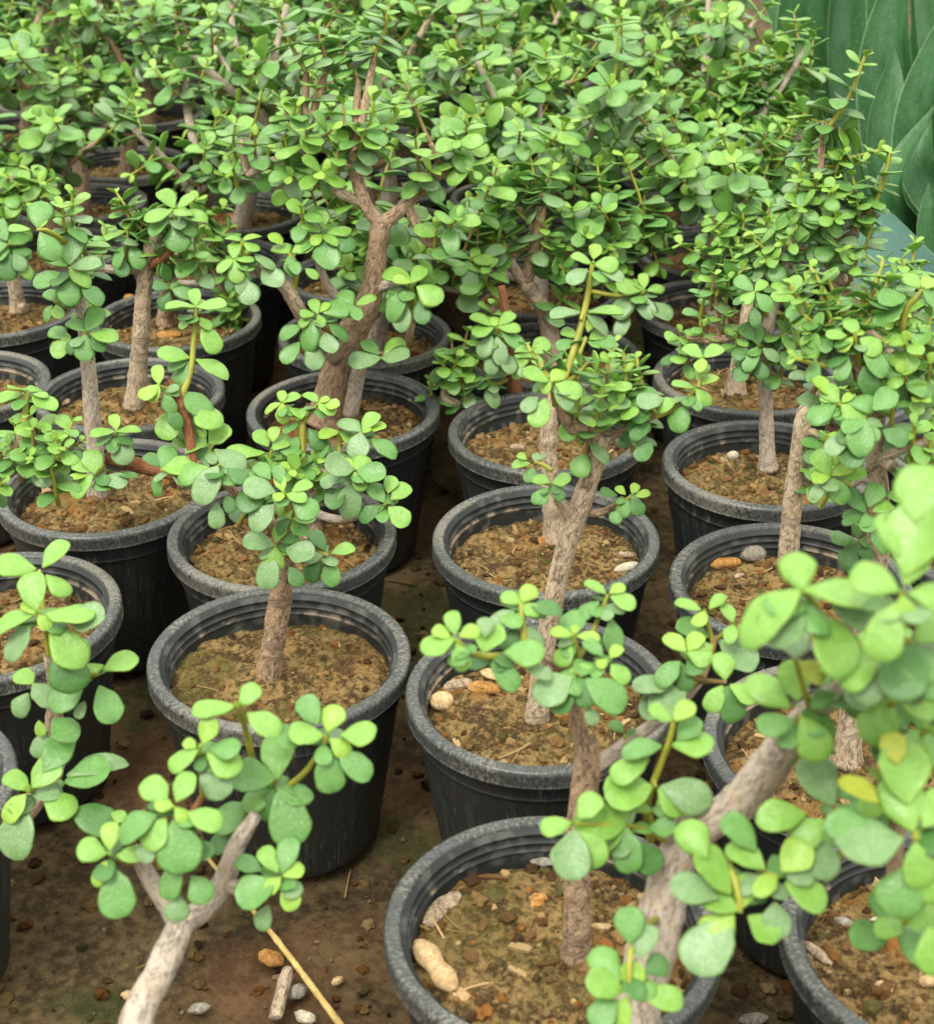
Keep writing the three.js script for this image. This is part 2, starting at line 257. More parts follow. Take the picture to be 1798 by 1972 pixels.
function soilGeo(seed) {
  const R = 0.0682, NR = 42, NA = 132, pos = [], uv = [], idx = [], tip = [rng(seed)() * 3, rng(seed + 1)() * 3];
  const hgt = (x, z) => SOIL_Y + 0.0075 * (fbm(x * 26 + 9, z * 26 + 9, seed, 3) - 0.5) + 0.0068 * (fbm(x * 150 + 9, z * 150 + 9, seed + 3, 3) - 0.5) + 0.02 * (x * Math.cos(tip[0]) * 0.3) + 0.002 * Math.exp(-Math.pow(Math.hypot(x, z) / 0.03, 2)) - 0.0045 * sstep(0.055, 0.068, Math.hypot(x, z)) * fbm(x * 30 + 3, z * 30 + 3, seed + 8, 2);
  for (let i = 0; i <= NR; i++) for (let j = 0; j < NA; j++) { const r = R * i / NR, a = j / NA * 6.28318, x = r * Math.cos(a), z = r * Math.sin(a); pos.push(x, hgt(x, z), z); uv.push(x / 0.17 + 0.5, z / 0.17 + 0.5); }
  for (let i = 0; i < NR; i++) for (let j = 0; j < NA; j++) { const a = i * NA + j, b = i * NA + (j + 1) % NA, c = a + NA, d = b + NA; idx.push(a, b, c, b, d, c); }
  const g = new THREE.BufferGeometry(); g.setAttribute('position', new THREE.Float32BufferAttribute(pos, 3)); g.setAttribute('uv', new THREE.Float32BufferAttribute(uv, 2)); g.setIndex(idx); g.computeVertexNormals();
  return { g, hgt };
}
const soils = [901, 913, 927, 941].map(soilGeo);
const soilCrumbs = soils.map((s, i) => crumbs(3000 + i, [260, 700, 560, 460][i], (r) => { const a = r() * 6.28, d = 0.065 * Math.sqrt(r()), x = d * Math.cos(a), z = d * Math.sin(a); return V(x, s.hgt(x, z) - 0.0006, z); }, { big: [0.005, 0.0062, 0.006, 0.0075][i], chips: [0.15, 0.3, 0.18, 0.3][i], straws: 0.06 }));
const pots = {};
function makePot(kind) {
  const g = new THREE.Group();
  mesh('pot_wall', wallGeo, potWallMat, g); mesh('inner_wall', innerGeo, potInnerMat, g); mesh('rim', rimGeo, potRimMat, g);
  mesh('soil', soils[kind].g, soilMats[kind], g); const c = mesh('soil_crumbs', soilCrumbs[kind], crumbMat, g); c.userData.kind = 'stuff';
  return g;
}
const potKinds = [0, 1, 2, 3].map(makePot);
function pot(key, x, Z, kind, label, group) {
  const r = rng(5000 + Math.round(x * 1000) * 7 + Math.round(Z * 1000)), o = potKinds[kind].clone(); o.name = numbered('plant_pot'); scene.add(o); tag(o, label, 'pot', group);
  const s = 0.985 + 0.03 * r(); o.position.set(x, 0, -Z); o.rotation.set((r() - 0.5) * 0.02, r() * 6.28, (r() - 0.5) * 0.02); o.scale.set(s, 1, 2 - s);
  if (key) pots[key] = { x, Z, o }; return o;
}

// ---------------------------------------------------------------- jade plants
const CAM = V(0, CY, 0), UP = V(0, 1, 0);
const M4 = new THREE.Matrix4();
class Plant {
  constructor(label, base, { group, fine = 1, seed = 1, Z } = {}) { this.o = thing('jade_plant', label, 'plant', base, group); this.b = base.clone(); this.Z = Z ?? -base.z; this.geos = fine ? (fine > 1 ? leafFine : leafMid) : leafFar; this.r = rng(seed); this.seed = seed; this.wood = []; this.n = 0; }
  P(a) { return a.isVector3 ? a.clone() : at(a[0], a[1], this.Z + (a[2] || 0)); }
  local(p) { return p.clone().sub(this.b); }
  // wood: list of [px, py, dz, radius in px] or [Vector3, radius in metres]
  limb(name, list, mat = bark.tan, opt = {}) {
    const pts = [], rad = []; for (const a of list) { if (a[0].isVector3) { pts.push(a[0]); rad.push(a[1]); } else { const p = this.P(a); pts.push(p); rad.push(a[3] * depthOf(p) / F); } }
    mesh(name, sweep(pts.map((p) => this.local(p)), rad, { seed: this.seed * 31 + this.n++, NR: this.geos === leafFar ? 7 : 11, step: this.geos === leafFar ? 0.01 : 0.0035, flare: name === 'trunk' ? 0.3 : 0, ...opt }), mat, this.o);
    this.wood.push(...pts); return pts;
  }
  nearest(px, py) { let best = null, bd = 1e9; for (const p of this.wood) { const q = project(p), d = Math.hypot(q[0] - px, (q[1] - py) * 0.8) + (q[1] < py ? 18 : 0); if (d < bd) { bd = d; best = p; } } return best; }
  stem(pts, r0, r1, mat = stemMat) { return mesh('shoot', sweep(pts.map((p) => this.local(p)), pts.map((p, i) => lerp(r0, r1, i / (pts.length - 1))), { seed: this.seed * 7 + this.n++, NR: this.geos === leafFar ? 5 : 8, step: 0.006, lump: 0.04, rings: 0.014, ring: 0.1, flat: false }), mat, this.o); }
  leaf(parent, base, dir, normal, L, tone, v) {
    const r = this.r, z = dir.clone().normalize(), y = normal.clone().addScaledVector(z, -normal.dot(z)).normalize(), x = y.clone().cross(z), g = this.geos[(v ?? Math.floor(r() * 97)) % this.geos.length], w = L * (0.94 + 0.14 * r());
    const o = mesh('leaf', g, leafMats[tone], parent); M4.makeBasis(x.multiplyScalar(w), y.multiplyScalar(L), z.multiplyScalar(L)).setPosition(this.local(base)); M4.decompose(o.position, o.quaternion, o.scale); return o;
  }
  // a shoot whose leaves are given one by one: c = tip [px, py, dz]; from = [px, py, dz] points of the stem; leaves = [px, py, length px, tone, edge]
  ros(c, from, leaves, { r = 5, mat = stemMat, tip = 0.4 } = {}) {
    const C = this.P(c), pts = [...from.map((a) => this.P(a)), C], sh = this.stem(pts, r * depthOf(pts[0]) / F, r * 0.6 * depthOf(C) / F, mat), axis = C.clone().sub(pts[pts.length - 2]).normalize().lerp(UP, 0.35).normalize();
    const R = V(1, 0, 0), U = V(0, CP, -SP), toCam = CAM.clone().sub(C).normalize(); let mean = 0;
    for (const [lx, ly, L, tone, edge] of leaves) {
      const m = depthOf(C) / F, dx = lx - c[0], dy = -(ly - c[1]), dist = Math.hypot(dx, dy) || 1, vx = dx / dist, vy = dy / dist, h = L / 2; mean += L / leaves.length;
      const off = Math.max(0, dist - h * 0.96), ap = clamp(2 * (dist - off), 0.5 * L, L), dep = Math.sqrt(Math.max(0, L * L - ap * ap));
      const base = C.clone().addScaledVector(R, vx * off * m).addScaledVector(U, vy * off * m); if (off > 0) base.addScaledVector(axis, -Math.min(off, L) * 0.25 * m);
      const dir = R.clone().multiplyScalar(vx * ap).addScaledVector(U, vy * ap).addScaledVector(toCam, (vy > 0.35 ? -0.75 : 0.75) * dep);
      const nrm = edge ? UP.clone().multiplyScalar(1).addScaledVector(toCam, 0.12) : toCam.clone().multiplyScalar(0.25 + 0.5 * this.r()).addScaledVector(UP, 0.65).addScaledVector(axis, 0.2); nrm.x += (this.r() - 0.5) * 0.5; nrm.z += (this.r() - 0.5) * 0.3;
      const q = base.clone(); let t = tone; if (t === undefined) t = L < mean * 0.8 ? 1 : this.r() < 0.45 ? 2 : this.r() < 0.6 ? 6 : 4;
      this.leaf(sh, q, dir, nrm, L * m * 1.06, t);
    }
    if (leaves.length > 4) for (let k = 0; k < 4; k++) {                   // leaves lower on the shoot, half hidden
      const a = this.r() * 6.28, m = depthOf(C) / F, side = V(Math.cos(a), 0.12 - 0.3 * this.r(), Math.sin(a)), L = mean * (0.72 + 0.3 * this.r()) * m;
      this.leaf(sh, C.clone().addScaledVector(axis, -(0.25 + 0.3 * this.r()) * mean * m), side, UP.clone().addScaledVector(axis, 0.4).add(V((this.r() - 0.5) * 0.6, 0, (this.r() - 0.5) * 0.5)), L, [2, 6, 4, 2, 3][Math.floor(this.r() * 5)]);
    }
    if (tip) for (let k = 0; k < 3; k++) { const a = k * 2.4 + this.r(), d = V(Math.cos(a) * 0.7, 0.9, Math.sin(a) * 0.7).lerp(axis, 0.4); this.leaf(sh, C, d, axis.clone().addScaledVector(d, -0.6), mean * tip * (0.55 + 0.35 * this.r()) * depthOf(C) / F, 0); }
    return sh;
  }
  // a grown shoot from base to tip (points in space): crosswise pairs of leaves, small and pale at the tip
  grow(base, tip, L, { n = 5, phi, r = 0.0013, old = 0.3, dusty = 0.3, mat } = {}) {
    const R = this.r, ax0 = tip.clone().sub(base), len = ax0.length(), mid = base.clone().lerp(tip, 0.5).add(V((R() - 0.5) * len * 0.16, -0.08 * len, (R() - 0.5) * len * 0.16));
    const sh = this.stem([base, mid, tip], r * 1.25, r * 0.75, mat ?? (R() < 0.75 ? stemMat : stemBrown)), f = phi ?? R() * 3.14, axis = tip.clone().sub(mid).normalize(), side = V(1, 0.2, 0.3).cross(axis).normalize(), s2 = axis.clone().cross(side);
    for (let k = 0; k < n; k++) {
      const s = k / Math.max(1, n - 1), size = L * lerp(0.45, 1.12, Math.pow(sstep(-0.08, 0.55, s), 0.8)) * (s > 0.85 ? 0.92 : 1), p = tip.clone().lerp(base, Math.pow(s, 1.15) * clamp((n - 1) * L * 0.52 / len, 0, 0.95));
      for (let q = 0; q < 2; q++) {
        if (k > 1 && R() < 0.07) continue;
        const a = f + k * 1.5708 + q * 3.1416 + (R() - 0.5) * 0.5, flat = R() < 0.62, el = lerp(flat ? 0.7 : 0.95, flat ? 0.04 : -0.15, Math.pow(s, 0.55)) + (R() - 0.5) * 0.35, rad = side.clone().multiplyScalar(Math.cos(a)).addScaledVector(s2, Math.sin(a));
        const d = rad.multiplyScalar(Math.cos(el)).addScaledVector(axis, Math.sin(el)); d.y += flat ? 0.1 - 0.15 * s : 0.12 - 0.3 * s; if (flat) d.y *= 0.7;
        const nr = axis.clone().multiplyScalar(flat ? 0.3 : 0.7).addScaledVector(UP, flat ? 0.95 : 0.45).addScaledVector(d, -Math.sin(el)); nr.x += (R() - 0.5) * 0.4; nr.z += (R() - 0.5) * 0.4 + (flat ? 0.03 : 0.12);
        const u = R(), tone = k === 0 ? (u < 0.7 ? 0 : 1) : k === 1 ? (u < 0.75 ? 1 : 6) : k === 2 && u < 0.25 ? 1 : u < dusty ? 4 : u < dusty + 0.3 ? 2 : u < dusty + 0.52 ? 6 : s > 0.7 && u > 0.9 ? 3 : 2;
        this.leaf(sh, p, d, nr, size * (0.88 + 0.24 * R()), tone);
      }
    }
    return sh;
  }
  // rosettes by tip pixel: [px, py, leaf length px, dz]; the shoot leaves the nearest wood
  tips(list, { n = 5, reach = 0.05, dusty = 0.3 } = {}) {
    for (const [px, py, L, dz, nn] of list) {
      const w = this.nearest(px, py), Zw = -w.z - this.Z, C = this.P([px, py, dz ?? Zw + (this.r() - 0.5) * 0.03]), m = depthOf(C) / F, d = w.clone().sub(C); let base = w.clone();
      if (d.length() > reach + L * m) { const k = C.clone().addScaledVector(d.clone().normalize(), reach); k.y = Math.min(k.y, C.y - 0.02); this.limb('branch', [[w.clone(), 0.0034], [w.clone().lerp(k, 0.5).add(V(0, -0.006 + 0.01 * this.r(), 0)), 0.0028], [k, 0.0022]], this.r() < 0.5 ? bark.grey : bark.brown, { lump: 0.16 }); base = k; }
      else if (d.length() < 0.02) base = C.clone().add(V((this.r() - 0.5) * 0.01, -0.03, -0.008));
      this.grow(base, C, L * m, { n: nn ?? n, dusty });
    }
  }
}
// a whole grown plant: trunk, limbs, shoots
function bush(label, x, Z, { seed = 1, h = 0.16, spread = 0.1, limbs = 5, shoots = 6, L = 0.0235, lean = [0, 0], group, fine = 1, y0 = SOIL_Y, n = 5, droop = 0.14, skipTrunk } = {}) {
  const r = rng(seed * 101 + 7), base = V(x, y0 - 0.004, -Z), p = new Plant(label, base, { group, fine, seed, Z }), top = V(x + lean[0], y0 + h * 0.62, -Z - lean[1]), mat = [bark.tan, bark.grey, bark.brown][Math.floor(r() * 3)], R0 = 0.0072 + 0.003 * r();
  const bend = V((r() - 0.5) * 0.02, 0, (r() - 0.5) * 0.02);
  p.limb('trunk', [[base, R0 * 1.15], [base.clone().lerp(top, 0.5).add(bend), R0], [top, R0 * 0.8]], mat);
  let k = 0;
  for (let i = 0; i < limbs; i++) {
    const a = i / limbs * 6.283 + r() * 0.9, t = 0.62 + 0.38 * r(), q = base.clone().lerp(top, t).addScaledVector(bend, 1 - t), len = spread * (0.5 + 0.55 * r()), up = h * (0.16 + 0.5 * r()) * (r() < droop ? -0.1 : 1), e = q.clone().add(V(Math.cos(a) * len, up, Math.sin(a) * len)), m1 = q.clone().lerp(e, 0.5).add(V((r() - 0.5) * 0.016, 0.012 * (r() - 0.3), (r() - 0.5) * 0.016));
    p.limb('branch', [[q, R0 * 0.55], [m1, R0 * 0.45], [e, R0 * 0.3]], mat, { lump: 0.14 });
    const ns = Math.round(shoots * (0.7 + 0.6 * r()));
    for (let j = 0; j < ns; j++) {
      const u = 0.25 + 0.75 * (j + 0.6) / ns, o = u < 0.5 ? q.clone().lerp(m1, u * 2) : m1.clone().lerp(e, u * 2 - 1), aa = a + (r() - 0.5) * 3.6, hl = 0.018 + 0.034 * r(), vv = (0.35 + 1.1 * r()) * (r() < 0.18 ? -0.5 : 1), tip = o.clone().add(V(Math.cos(aa) * hl, hl * vv * (r() < 0.1 ? 1.9 : 1), Math.sin(aa) * hl));
      p.grow(o, tip, L * (0.78 + 0.35 * r()), { n: n - (r() < 0.35 ? 1 : 0) });
    }
  }
  const nt = 3; for (let j = 0; j < nt; j++) { const a = r() * 6.28; p.grow(top, top.clone().add(V(Math.cos(a) * 0.02, 0.03 + 0.03 * r(), Math.sin(a) * 0.02)), L, { n }); }
  return p;
}

// ---------------------------------------------------------------- the pots one can tell apart
const soilAt = (px, py) => onY(px, py, SOIL_Y);
pot('A', 0.041, 0.540, 3, 'black plastic pot at the bottom centre with cream peanut shell and bark bits inside');
pot('B', 0.044, 0.733, 1, 'black plastic pot with orange shells and a round pebble at the left of its soil');
pot('C', -0.1146, 0.771, 0, 'black plastic pot with mossy cracked soil and one thin rough trunk');
pot('D', 0.0555, 0.917, 2, 'black plastic pot whose soil carries a flat pale stone at its right edge');
pot('E', -0.1293, 0.925, 1, 'black plastic pot right behind the one with mossy cracked soil');
pot('F', -0.1014, 1.136, 1, 'black plastic pot holding the thickest trunk and a thin stem beside it');
pot('G', -0.2836, 1.164, 2, 'black plastic pot with one pale trunk and a folded dry leaf at the left');
pot('I', 0.2293, 1.032, 1, 'black plastic pot with reddish crumbly soil round a straight grey trunk');
pot('J', 0.2147, 0.858, 2, 'black plastic pot with a peanut shell touching a grey pebble');
pot('K', -0.302, 0.817, 2, 'black plastic pot cut by the left edge, with bare soil behind the small rosettes');
pot('L', -0.268, 0.996, 3, 'black plastic pot with flat dry soil round a slender grey trunk');
pot('M', -0.438, 1.182, 2, 'black plastic pot of which only the right rim shows at the left edge');
pot('N', -0.274, 1.342, 1, 'black plastic pot with a round brown stone behind its pale front trunk');
pot('O', -0.450, 1.370, 2, 'black plastic pot at the left edge with a knob at the foot of its trunk');
pot('P', -0.093, 1.300, 1, 'black plastic pot half hidden behind the thickest trunk');
pot('Q', 0.075, 1.252, 2, 'black plastic pot shaded by broad leaves in front of a forked trunk');
pot('R', 0.065, 1.090, 1, 'black plastic pot just behind the one with the flat pale stone');
pot('S', 0.241, 1.202, 3, 'black plastic pot with a leaning dry trunk and ring marks on its inner wall');
pot('T', 0.243, 1.370, 2, 'black plastic pot behind the leaning dry trunk, half covered by small dark leaves');
pot('U', 0.212, 0.683, 1, 'black plastic pot at the right with a thick stump and dark crumbly soil');
pot('V', 0.229, 0.528, 3, 'black plastic pot in the bottom right corner with a curled pale husk');
pot('W', -0.322, 0.639, 2, 'black plastic pot of which a sliver of rim shows at the lower left edge');
pot('X', -0.262, 1.681, 3, 'black plastic pot with coarse bark chips in its soil, left of the tall forked plant');
pot('Y', -0.267, 1.835, 2, 'black plastic pot just behind the one filled with coarse bark chips');
pot('AB', -0.440, 1.542, 2, 'black plastic pot behind the broad leaved plant at the left edge');
pot('AA', -0.452, 1.715, 1, 'black plastic pot whose front rim shows under drooping leaves at the left');
pot('Z', -0.432, 1.888, 2, 'black plastic pot with bare brown soil under a crooked branching trunk');
pot('AC', -0.104, 1.462, 1, 'black plastic pot behind the fork of the thickest trunk');
pot('AD', -0.268, 1.510, 2, 'black plastic pot behind the one with the round brown stone');
pot('AG', 0.259, 1.533, 1, 'black plastic pot with orange soil and a small pale stone, right of centre');
pot('AF', 0.262, 1.690, 2, 'black plastic pot hidden under drooping jade leaves, right of centre');
pot('AE', 0.271, 1.845, 1, 'black plastic pot showing a strip of brown soil between dense leaves');
pot('AH', 0.283, 1.994, 2, 'black plastic pot with an open dark rim far back, right of centre');
pot('AI', 0.072, 1.42, 2, 'black plastic pot wholly overhung by the dense plant in the centre');
pot('AJ', 0.385, 0.885, 1, 'black plastic pot at the right edge under dense bright leaves');
pot('AK', 0.400, 1.065, 3, 'black plastic pot at the right edge beside the broad blue green leaf');
pot('AL', 0.085, 0.372, 3, 'black plastic pot below the bottom edge in front of the peanut shell pot');
pot('AM', -0.105, 0.372, 2, 'black plastic pot below the bottom edge at the foot of the forked trunk');

// ---------------------------------------------------------------- plants in front, leaf by leaf
{ // forked plant, bottom left
  const p = new Plant('jade plant with a pale forked trunk at the bottom left, right fork cut off', V(-0.128, SOIL_Y - 0.003, -0.385), { fine: 2, seed: 11, Z: 0.43 });
  p.limb('trunk', [[p.b.clone(), 0.0078], [262, 1972, 0.0, 33], [302, 1885, 0.025, 30], [330, 1825, 0.04, 29], [352, 1775, 0.05, 27]], bark.grey, { rings: 0.022, ring: 0.09 });
  p.limb('branch', [[350, 1782, 0.05, 24], [318, 1735, 0.055, 20], [283, 1680, 0.06, 17], [262, 1635, 0.06, 14]], bark.grey);
  p.limb('branch', [[352, 1778, 0.05, 25], [400, 1742, 0.055, 23], [432, 1692, 0.06, 21], [458, 1625, 0.065, 18], [494, 1568, 0.07, 12]], bark.grey, { ring: 0.09 });
  p.limb('branch', [[435, 1700, 0.06, 17], [462, 1712, 0.055, 14]], bark.grey);
  p.limb('branch', [[275, 1665, 0.06, 11], [320, 1640, 0.07, 9], [392, 1532, 0.085, 7]], bark.red);
  p.limb('branch', [[440, 1650, 0.065, 10], [470, 1590, 0.08, 9], [500, 1545, 0.09, 8]], bark.red);
  p.ros([212, 1646, 0.04], [[268, 1662, 0.06], [236, 1660, 0.05]], [[180, 1637, 54, 1], [212, 1612, 52, 0], [250, 1646, 52, 1], [195, 1678, 50, 0], [222, 1712, 92, 2]], { tip: 0.22 });
  p.ros([335, 1553, 0.045], [[322, 1650, 0.07], [318, 1600, 0.06]], [[302, 1520, 60, 1], [352, 1517, 60, 1], [318, 1550, 36, 0], [350, 1565, 36, 0], [302, 1598, 66, 1], [392, 1572, 68, 1], [342, 1622, 98, 2], [268, 1582, 80, 2], [288, 1628, 50, 4]], { tip: 0 });
  p.ros([385, 1444, 0.07], [[392, 1532, 0.085], [388, 1490, 0.08]], [[400, 1408, 50, 0], [356, 1458, 62, 1], [367, 1432, 28, 0], [430, 1462, 70, 1], [432, 1436, 58, 2], [412, 1498, 72, 4]], { r: 7, tip: 0.25 });
  p.ros([459, 1360, 0.085], [[486, 1466, 0.10], [476, 1415, 0.10]], [[478, 1340, 50, 1], [415, 1366, 78, 1, 1], [505, 1390, 72, 1], [535, 1408, 78, 2, 1]], { r: 8, tip: 0.25 });
  p.ros([630, 1418, 0.08], [[500, 1545, 0.09], [545, 1520, 0.09], [592, 1482, 0.085]], [[638, 1383, 52, 0], [592, 1414, 64, 1], [690, 1404, 66, 1], [654, 1434, 46, 0], [600, 1364, 60, 2], [634, 1478, 78, 2], [682, 1466, 76, 2]], { r: 8, tip: 0.22 });
  p.ros([535, 1500, 0.085], [[486, 1560, 0.085], [505, 1530, 0.09]], [[533, 1457, 92, 6, 1], [490, 1500, 84, 2], [553, 1566, 108, 2], [452, 1560, 78, 2], [520, 1545, 60, 3], [436, 1606, 60, 3]], { r: 7, tip: 0 });
  p.ros([541, 1690, 0.045], [[462, 1705, 0.058], [505, 1700, 0.055]], [[523, 1656, 56, 1], [563, 1678, 42, 0], [529, 1704, 38, 0], [556, 1725, 50, 0], [500, 1716, 78, 2], [484, 1662, 54, 3], [511, 1760, 48, 4], [552, 1650, 66, 2]], { tip: 0 });
  p.ros([345, 1648, 0.04], [[335, 1755, 0.05], [348, 1700, 0.04]], [[332, 1690, 70, 2], [384, 1702, 56, 2], [342, 1738, 48, 4], [380, 1640, 62, 3]], { tip: 0 });
}
{ // plant at the left edge, hanging over the path
  const p = new Plant('jade plant leaning in from the left edge, thin pinkish trunk and two large rosettes', soilAt(-95, 1600), { fine: 2, seed: 12, Z: 0.625 });
  p.limb('trunk', [[p.b.clone(), 0.006], [20, 1585, 0.0, 22], [75, 1530, -0.005, 20], [108, 1470, -0.005, 18], [104, 1400, -0.005, 17], [108, 1335, -0.005, 15], [97, 1260, -0.008, 12]], bark.tan);
  p.ros([73, 1183, -0.035], [[97, 1262, -0.008], [92, 1225, -0.01]], [[66, 1140, 74, 1], [28, 1192, 80, 1, 1], [134, 1182, 92, 1, 1], [165, 1186, 74, 4], [127, 1240, 92, 1], [38, 1232, 74, 4], [128, 1275, 90, 3], [60, 1172, 38, 0], [84, 1198, 36, 0]], { r: 8, tip: 0.2 });
  p.ros([77, 1098, 0.01], [[84, 1180, -0.005], [80, 1140, 0.0]], [[35, 1086, 74, 1, 1], [104, 1068, 66, 1], [68, 1118, 40, 2], [112, 1118, 56, 1]], { r: 6, tip: 0 });
  p.ros([186, 1297, -0.03], [[110, 1325, -0.005], [150, 1308, -0.02]], [[230, 1276, 66, 1], [206, 1352, 74, 2], [182, 1292, 62, 1], [135, 1332, 76, 2], [158, 1250, 58, 2], [160, 1362, 34, 4]], { r: 7, tip: 0 });
  p.ros([64, 1318, -0.02], [[100, 1345, -0.005]], [[42, 1352, 48, 4], [84, 1336, 62, 4], [50, 1305, 46, 1], [75, 1398, 30, 0]], { tip: 0 });
  p.ros([104, 1385, -0.025], [[106, 1400, -0.005]], [[121, 1400, 68, 2], [80, 1428, 52, 4]], { tip: 0 });
  p.ros([55, 1524, -0.05], [[112, 1500, -0.005], [88, 1512, -0.03]], [[36, 1504, 56, 1], [84, 1494, 66, 1], [32, 1552, 62, 0], [102, 1452, 84, 2], [172, 1470, 108, 4, 1], [164, 1490, 92, 2], [112, 1546, 66, 1], [36, 1596, 100, 4], [170, 1570, 90, 3], [226, 1568, 30, 1]], { r: 8, tip: 0.24 });
}
{ // plant of the peanut shell pot
  const b = soilAt(1110, 1846), p = new Plant('jade plant with a straight banded trunk standing in the bottom centre pot', b, { fine: 2, seed: 13 });
  p.limb('trunk', [[b, 0.0064], [1110, 1800, 0, 26], [1111, 1650, 0, 25], [1120, 1545, 0, 26], [1130, 1470, 0, 27], [1126, 1425, 0, 22]], bark.brown, { rings: 0.014, ring: 0.11 });
  p.limb('branch', [[1124, 1445, 0, 17], [1108, 1375, 0, 13], [1100, 1330, 0, 11], [1080, 1288, 0, 9], [1020, 1252, 0, 8]], bark.brown);
  p.limb('branch', [[1142, 1480, 0, 15], [1198, 1436, 0.005, 14], [1262, 1392, 0.012, 12], [1322, 1340, 0.02, 10], [1346, 1312, 0.022, 9]], bark.grey);
  p.ros([876, 1231, -0.035], [[1015, 1258, 0], [960, 1264, -0.015], [910, 1258, -0.03]], [[872, 1200, 48, 1], [845, 1240, 66, 1], [900, 1214, 42, 0], [884, 1262, 54, 1], [850, 1218, 38, 0]], { r: 9, tip: 0.18 });
  p.ros([930, 1258, -0.02], [[985, 1262, -0.008]], [[938, 1236, 68, 1], [966, 1297, 70, 2], [1002, 1250, 74, 6], [930, 1206, 40, 4], [1030, 1290, 50, 4]], { tip: 0 });
  p.ros([1003, 1162, 0.01], [[1010, 1245, 0], [1006, 1200, 0.004]], [[986, 1152, 42, 1], [1013, 1143, 42, 0], [1020, 1174, 38, 1], [1048, 1164, 58, 3], [966, 1190, 64, 4], [1026, 1222, 56, 4], [984, 1220, 48, 3]], { r: 8, tip: 0.2 });
  p.ros([1170, 1146, 0.02], [[1092, 1300, 0], [1130, 1240, 0.01], [1152, 1190, 0.018]], [[1148, 1131, 46, 1, 1], [1185, 1131, 34, 0], [1197, 1157, 50, 1], [1134, 1166, 48, 2], [1110, 1184, 62, 2, 1], [1182, 1214, 66, 2, 1], [1150, 1232, 40, 3]], { r: 6, tip: 0 });
  p.ros([1105, 1224, 0.0], [[1102, 1300, 0], [1112, 1262, 0.0]], [[1082, 1219, 42, 0, 1], [1130, 1226, 44, 0, 1], [1086, 1256, 46, 1], [1107, 1215, 22, 0], [1110, 1300, 60, 3]], { r: 6, tip: 0.2 });
  p.ros([1171, 1270, -0.01], [[1100, 1310, -0.01], [1135, 1295, -0.012]], [[1184, 1255, 34, 0], [1163, 1274, 28, 0], [1192, 1294, 46, 1], [1146, 1246, 46, 2], [1125, 1287, 50, 1], [1150, 1302, 40, 3]], { r: 5, tip: 0.2 });
  p.ros([1112, 1296, -0.02], [[1102, 1330, 0]], [[1068, 1322, 80, 4], [1162, 1330, 88, 2], [1086, 1342, 62, 3], [1138, 1374, 34, 4], [1124, 1330, 56, 3]], { tip: 0 });
  p.ros([1322, 1258, 0.015], [[1338, 1318, 0.022], [1330, 1290, 0.02]], [[1302, 1238, 50, 0], [1336, 1236, 42, 0], [1344, 1262, 48, 1], [1287, 1292, 62, 2], [1352, 1246, 36, 1], [1318, 1302, 44, 3]], { r: 6, tip: 0 });
  p.ros([1357, 1178, 0.04], [[1346, 1310, 0.022], [1372, 1236, 0.038], [1362, 1205, 0.04]], [[1326, 1165, 50, 1, 1], [1381, 1160, 42, 1, 1], [1352, 1184, 44, 0, 1]], { r: 6, tip: 0.2 });
  p.ros([1412, 1204, 0.035], [[1374, 1234, 0.038], [1395, 1218, 0.037]], [[1404, 1180, 40, 1], [1408, 1214, 42, 1], [1443, 1212, 50, 1, 1]], { r: 4, tip: 0.2 });
  p.ros([1378, 1226, 0.038], [[1350, 1305, 0.022], [1368, 1262, 0.035]], [[1333, 1216, 68, 2], [1414, 1258, 82, 4], [1388, 1266, 32, 1]], { r: 9, mat: stemBrown, tip: 0 });
  p.ros([1396, 1314, 0.0], [[1346, 1312, 0.02], [1372, 1312, 0.01]], [[1394, 1284, 54, 1], [1428, 1332, 56, 1], [1378, 1342, 54, 1], [1406, 1352, 68, 3]], { r: 6, mat: stemBrown, tip: 0 });
  p.ros([1320, 1320, 0.01], [[1342, 1316, 0.02]], [[1256, 1318, 76, 4, 1], [1292, 1354, 82, 4], [1262, 1360, 66, 4], [1310, 1296, 40, 3]], { tip: 0 });
  p.ros([1204, 1414, 0.005], [[1200, 1436, 0.005]], [[1190, 1398, 32, 2], [1212, 1412, 22, 3]], { tip: 0 });
}
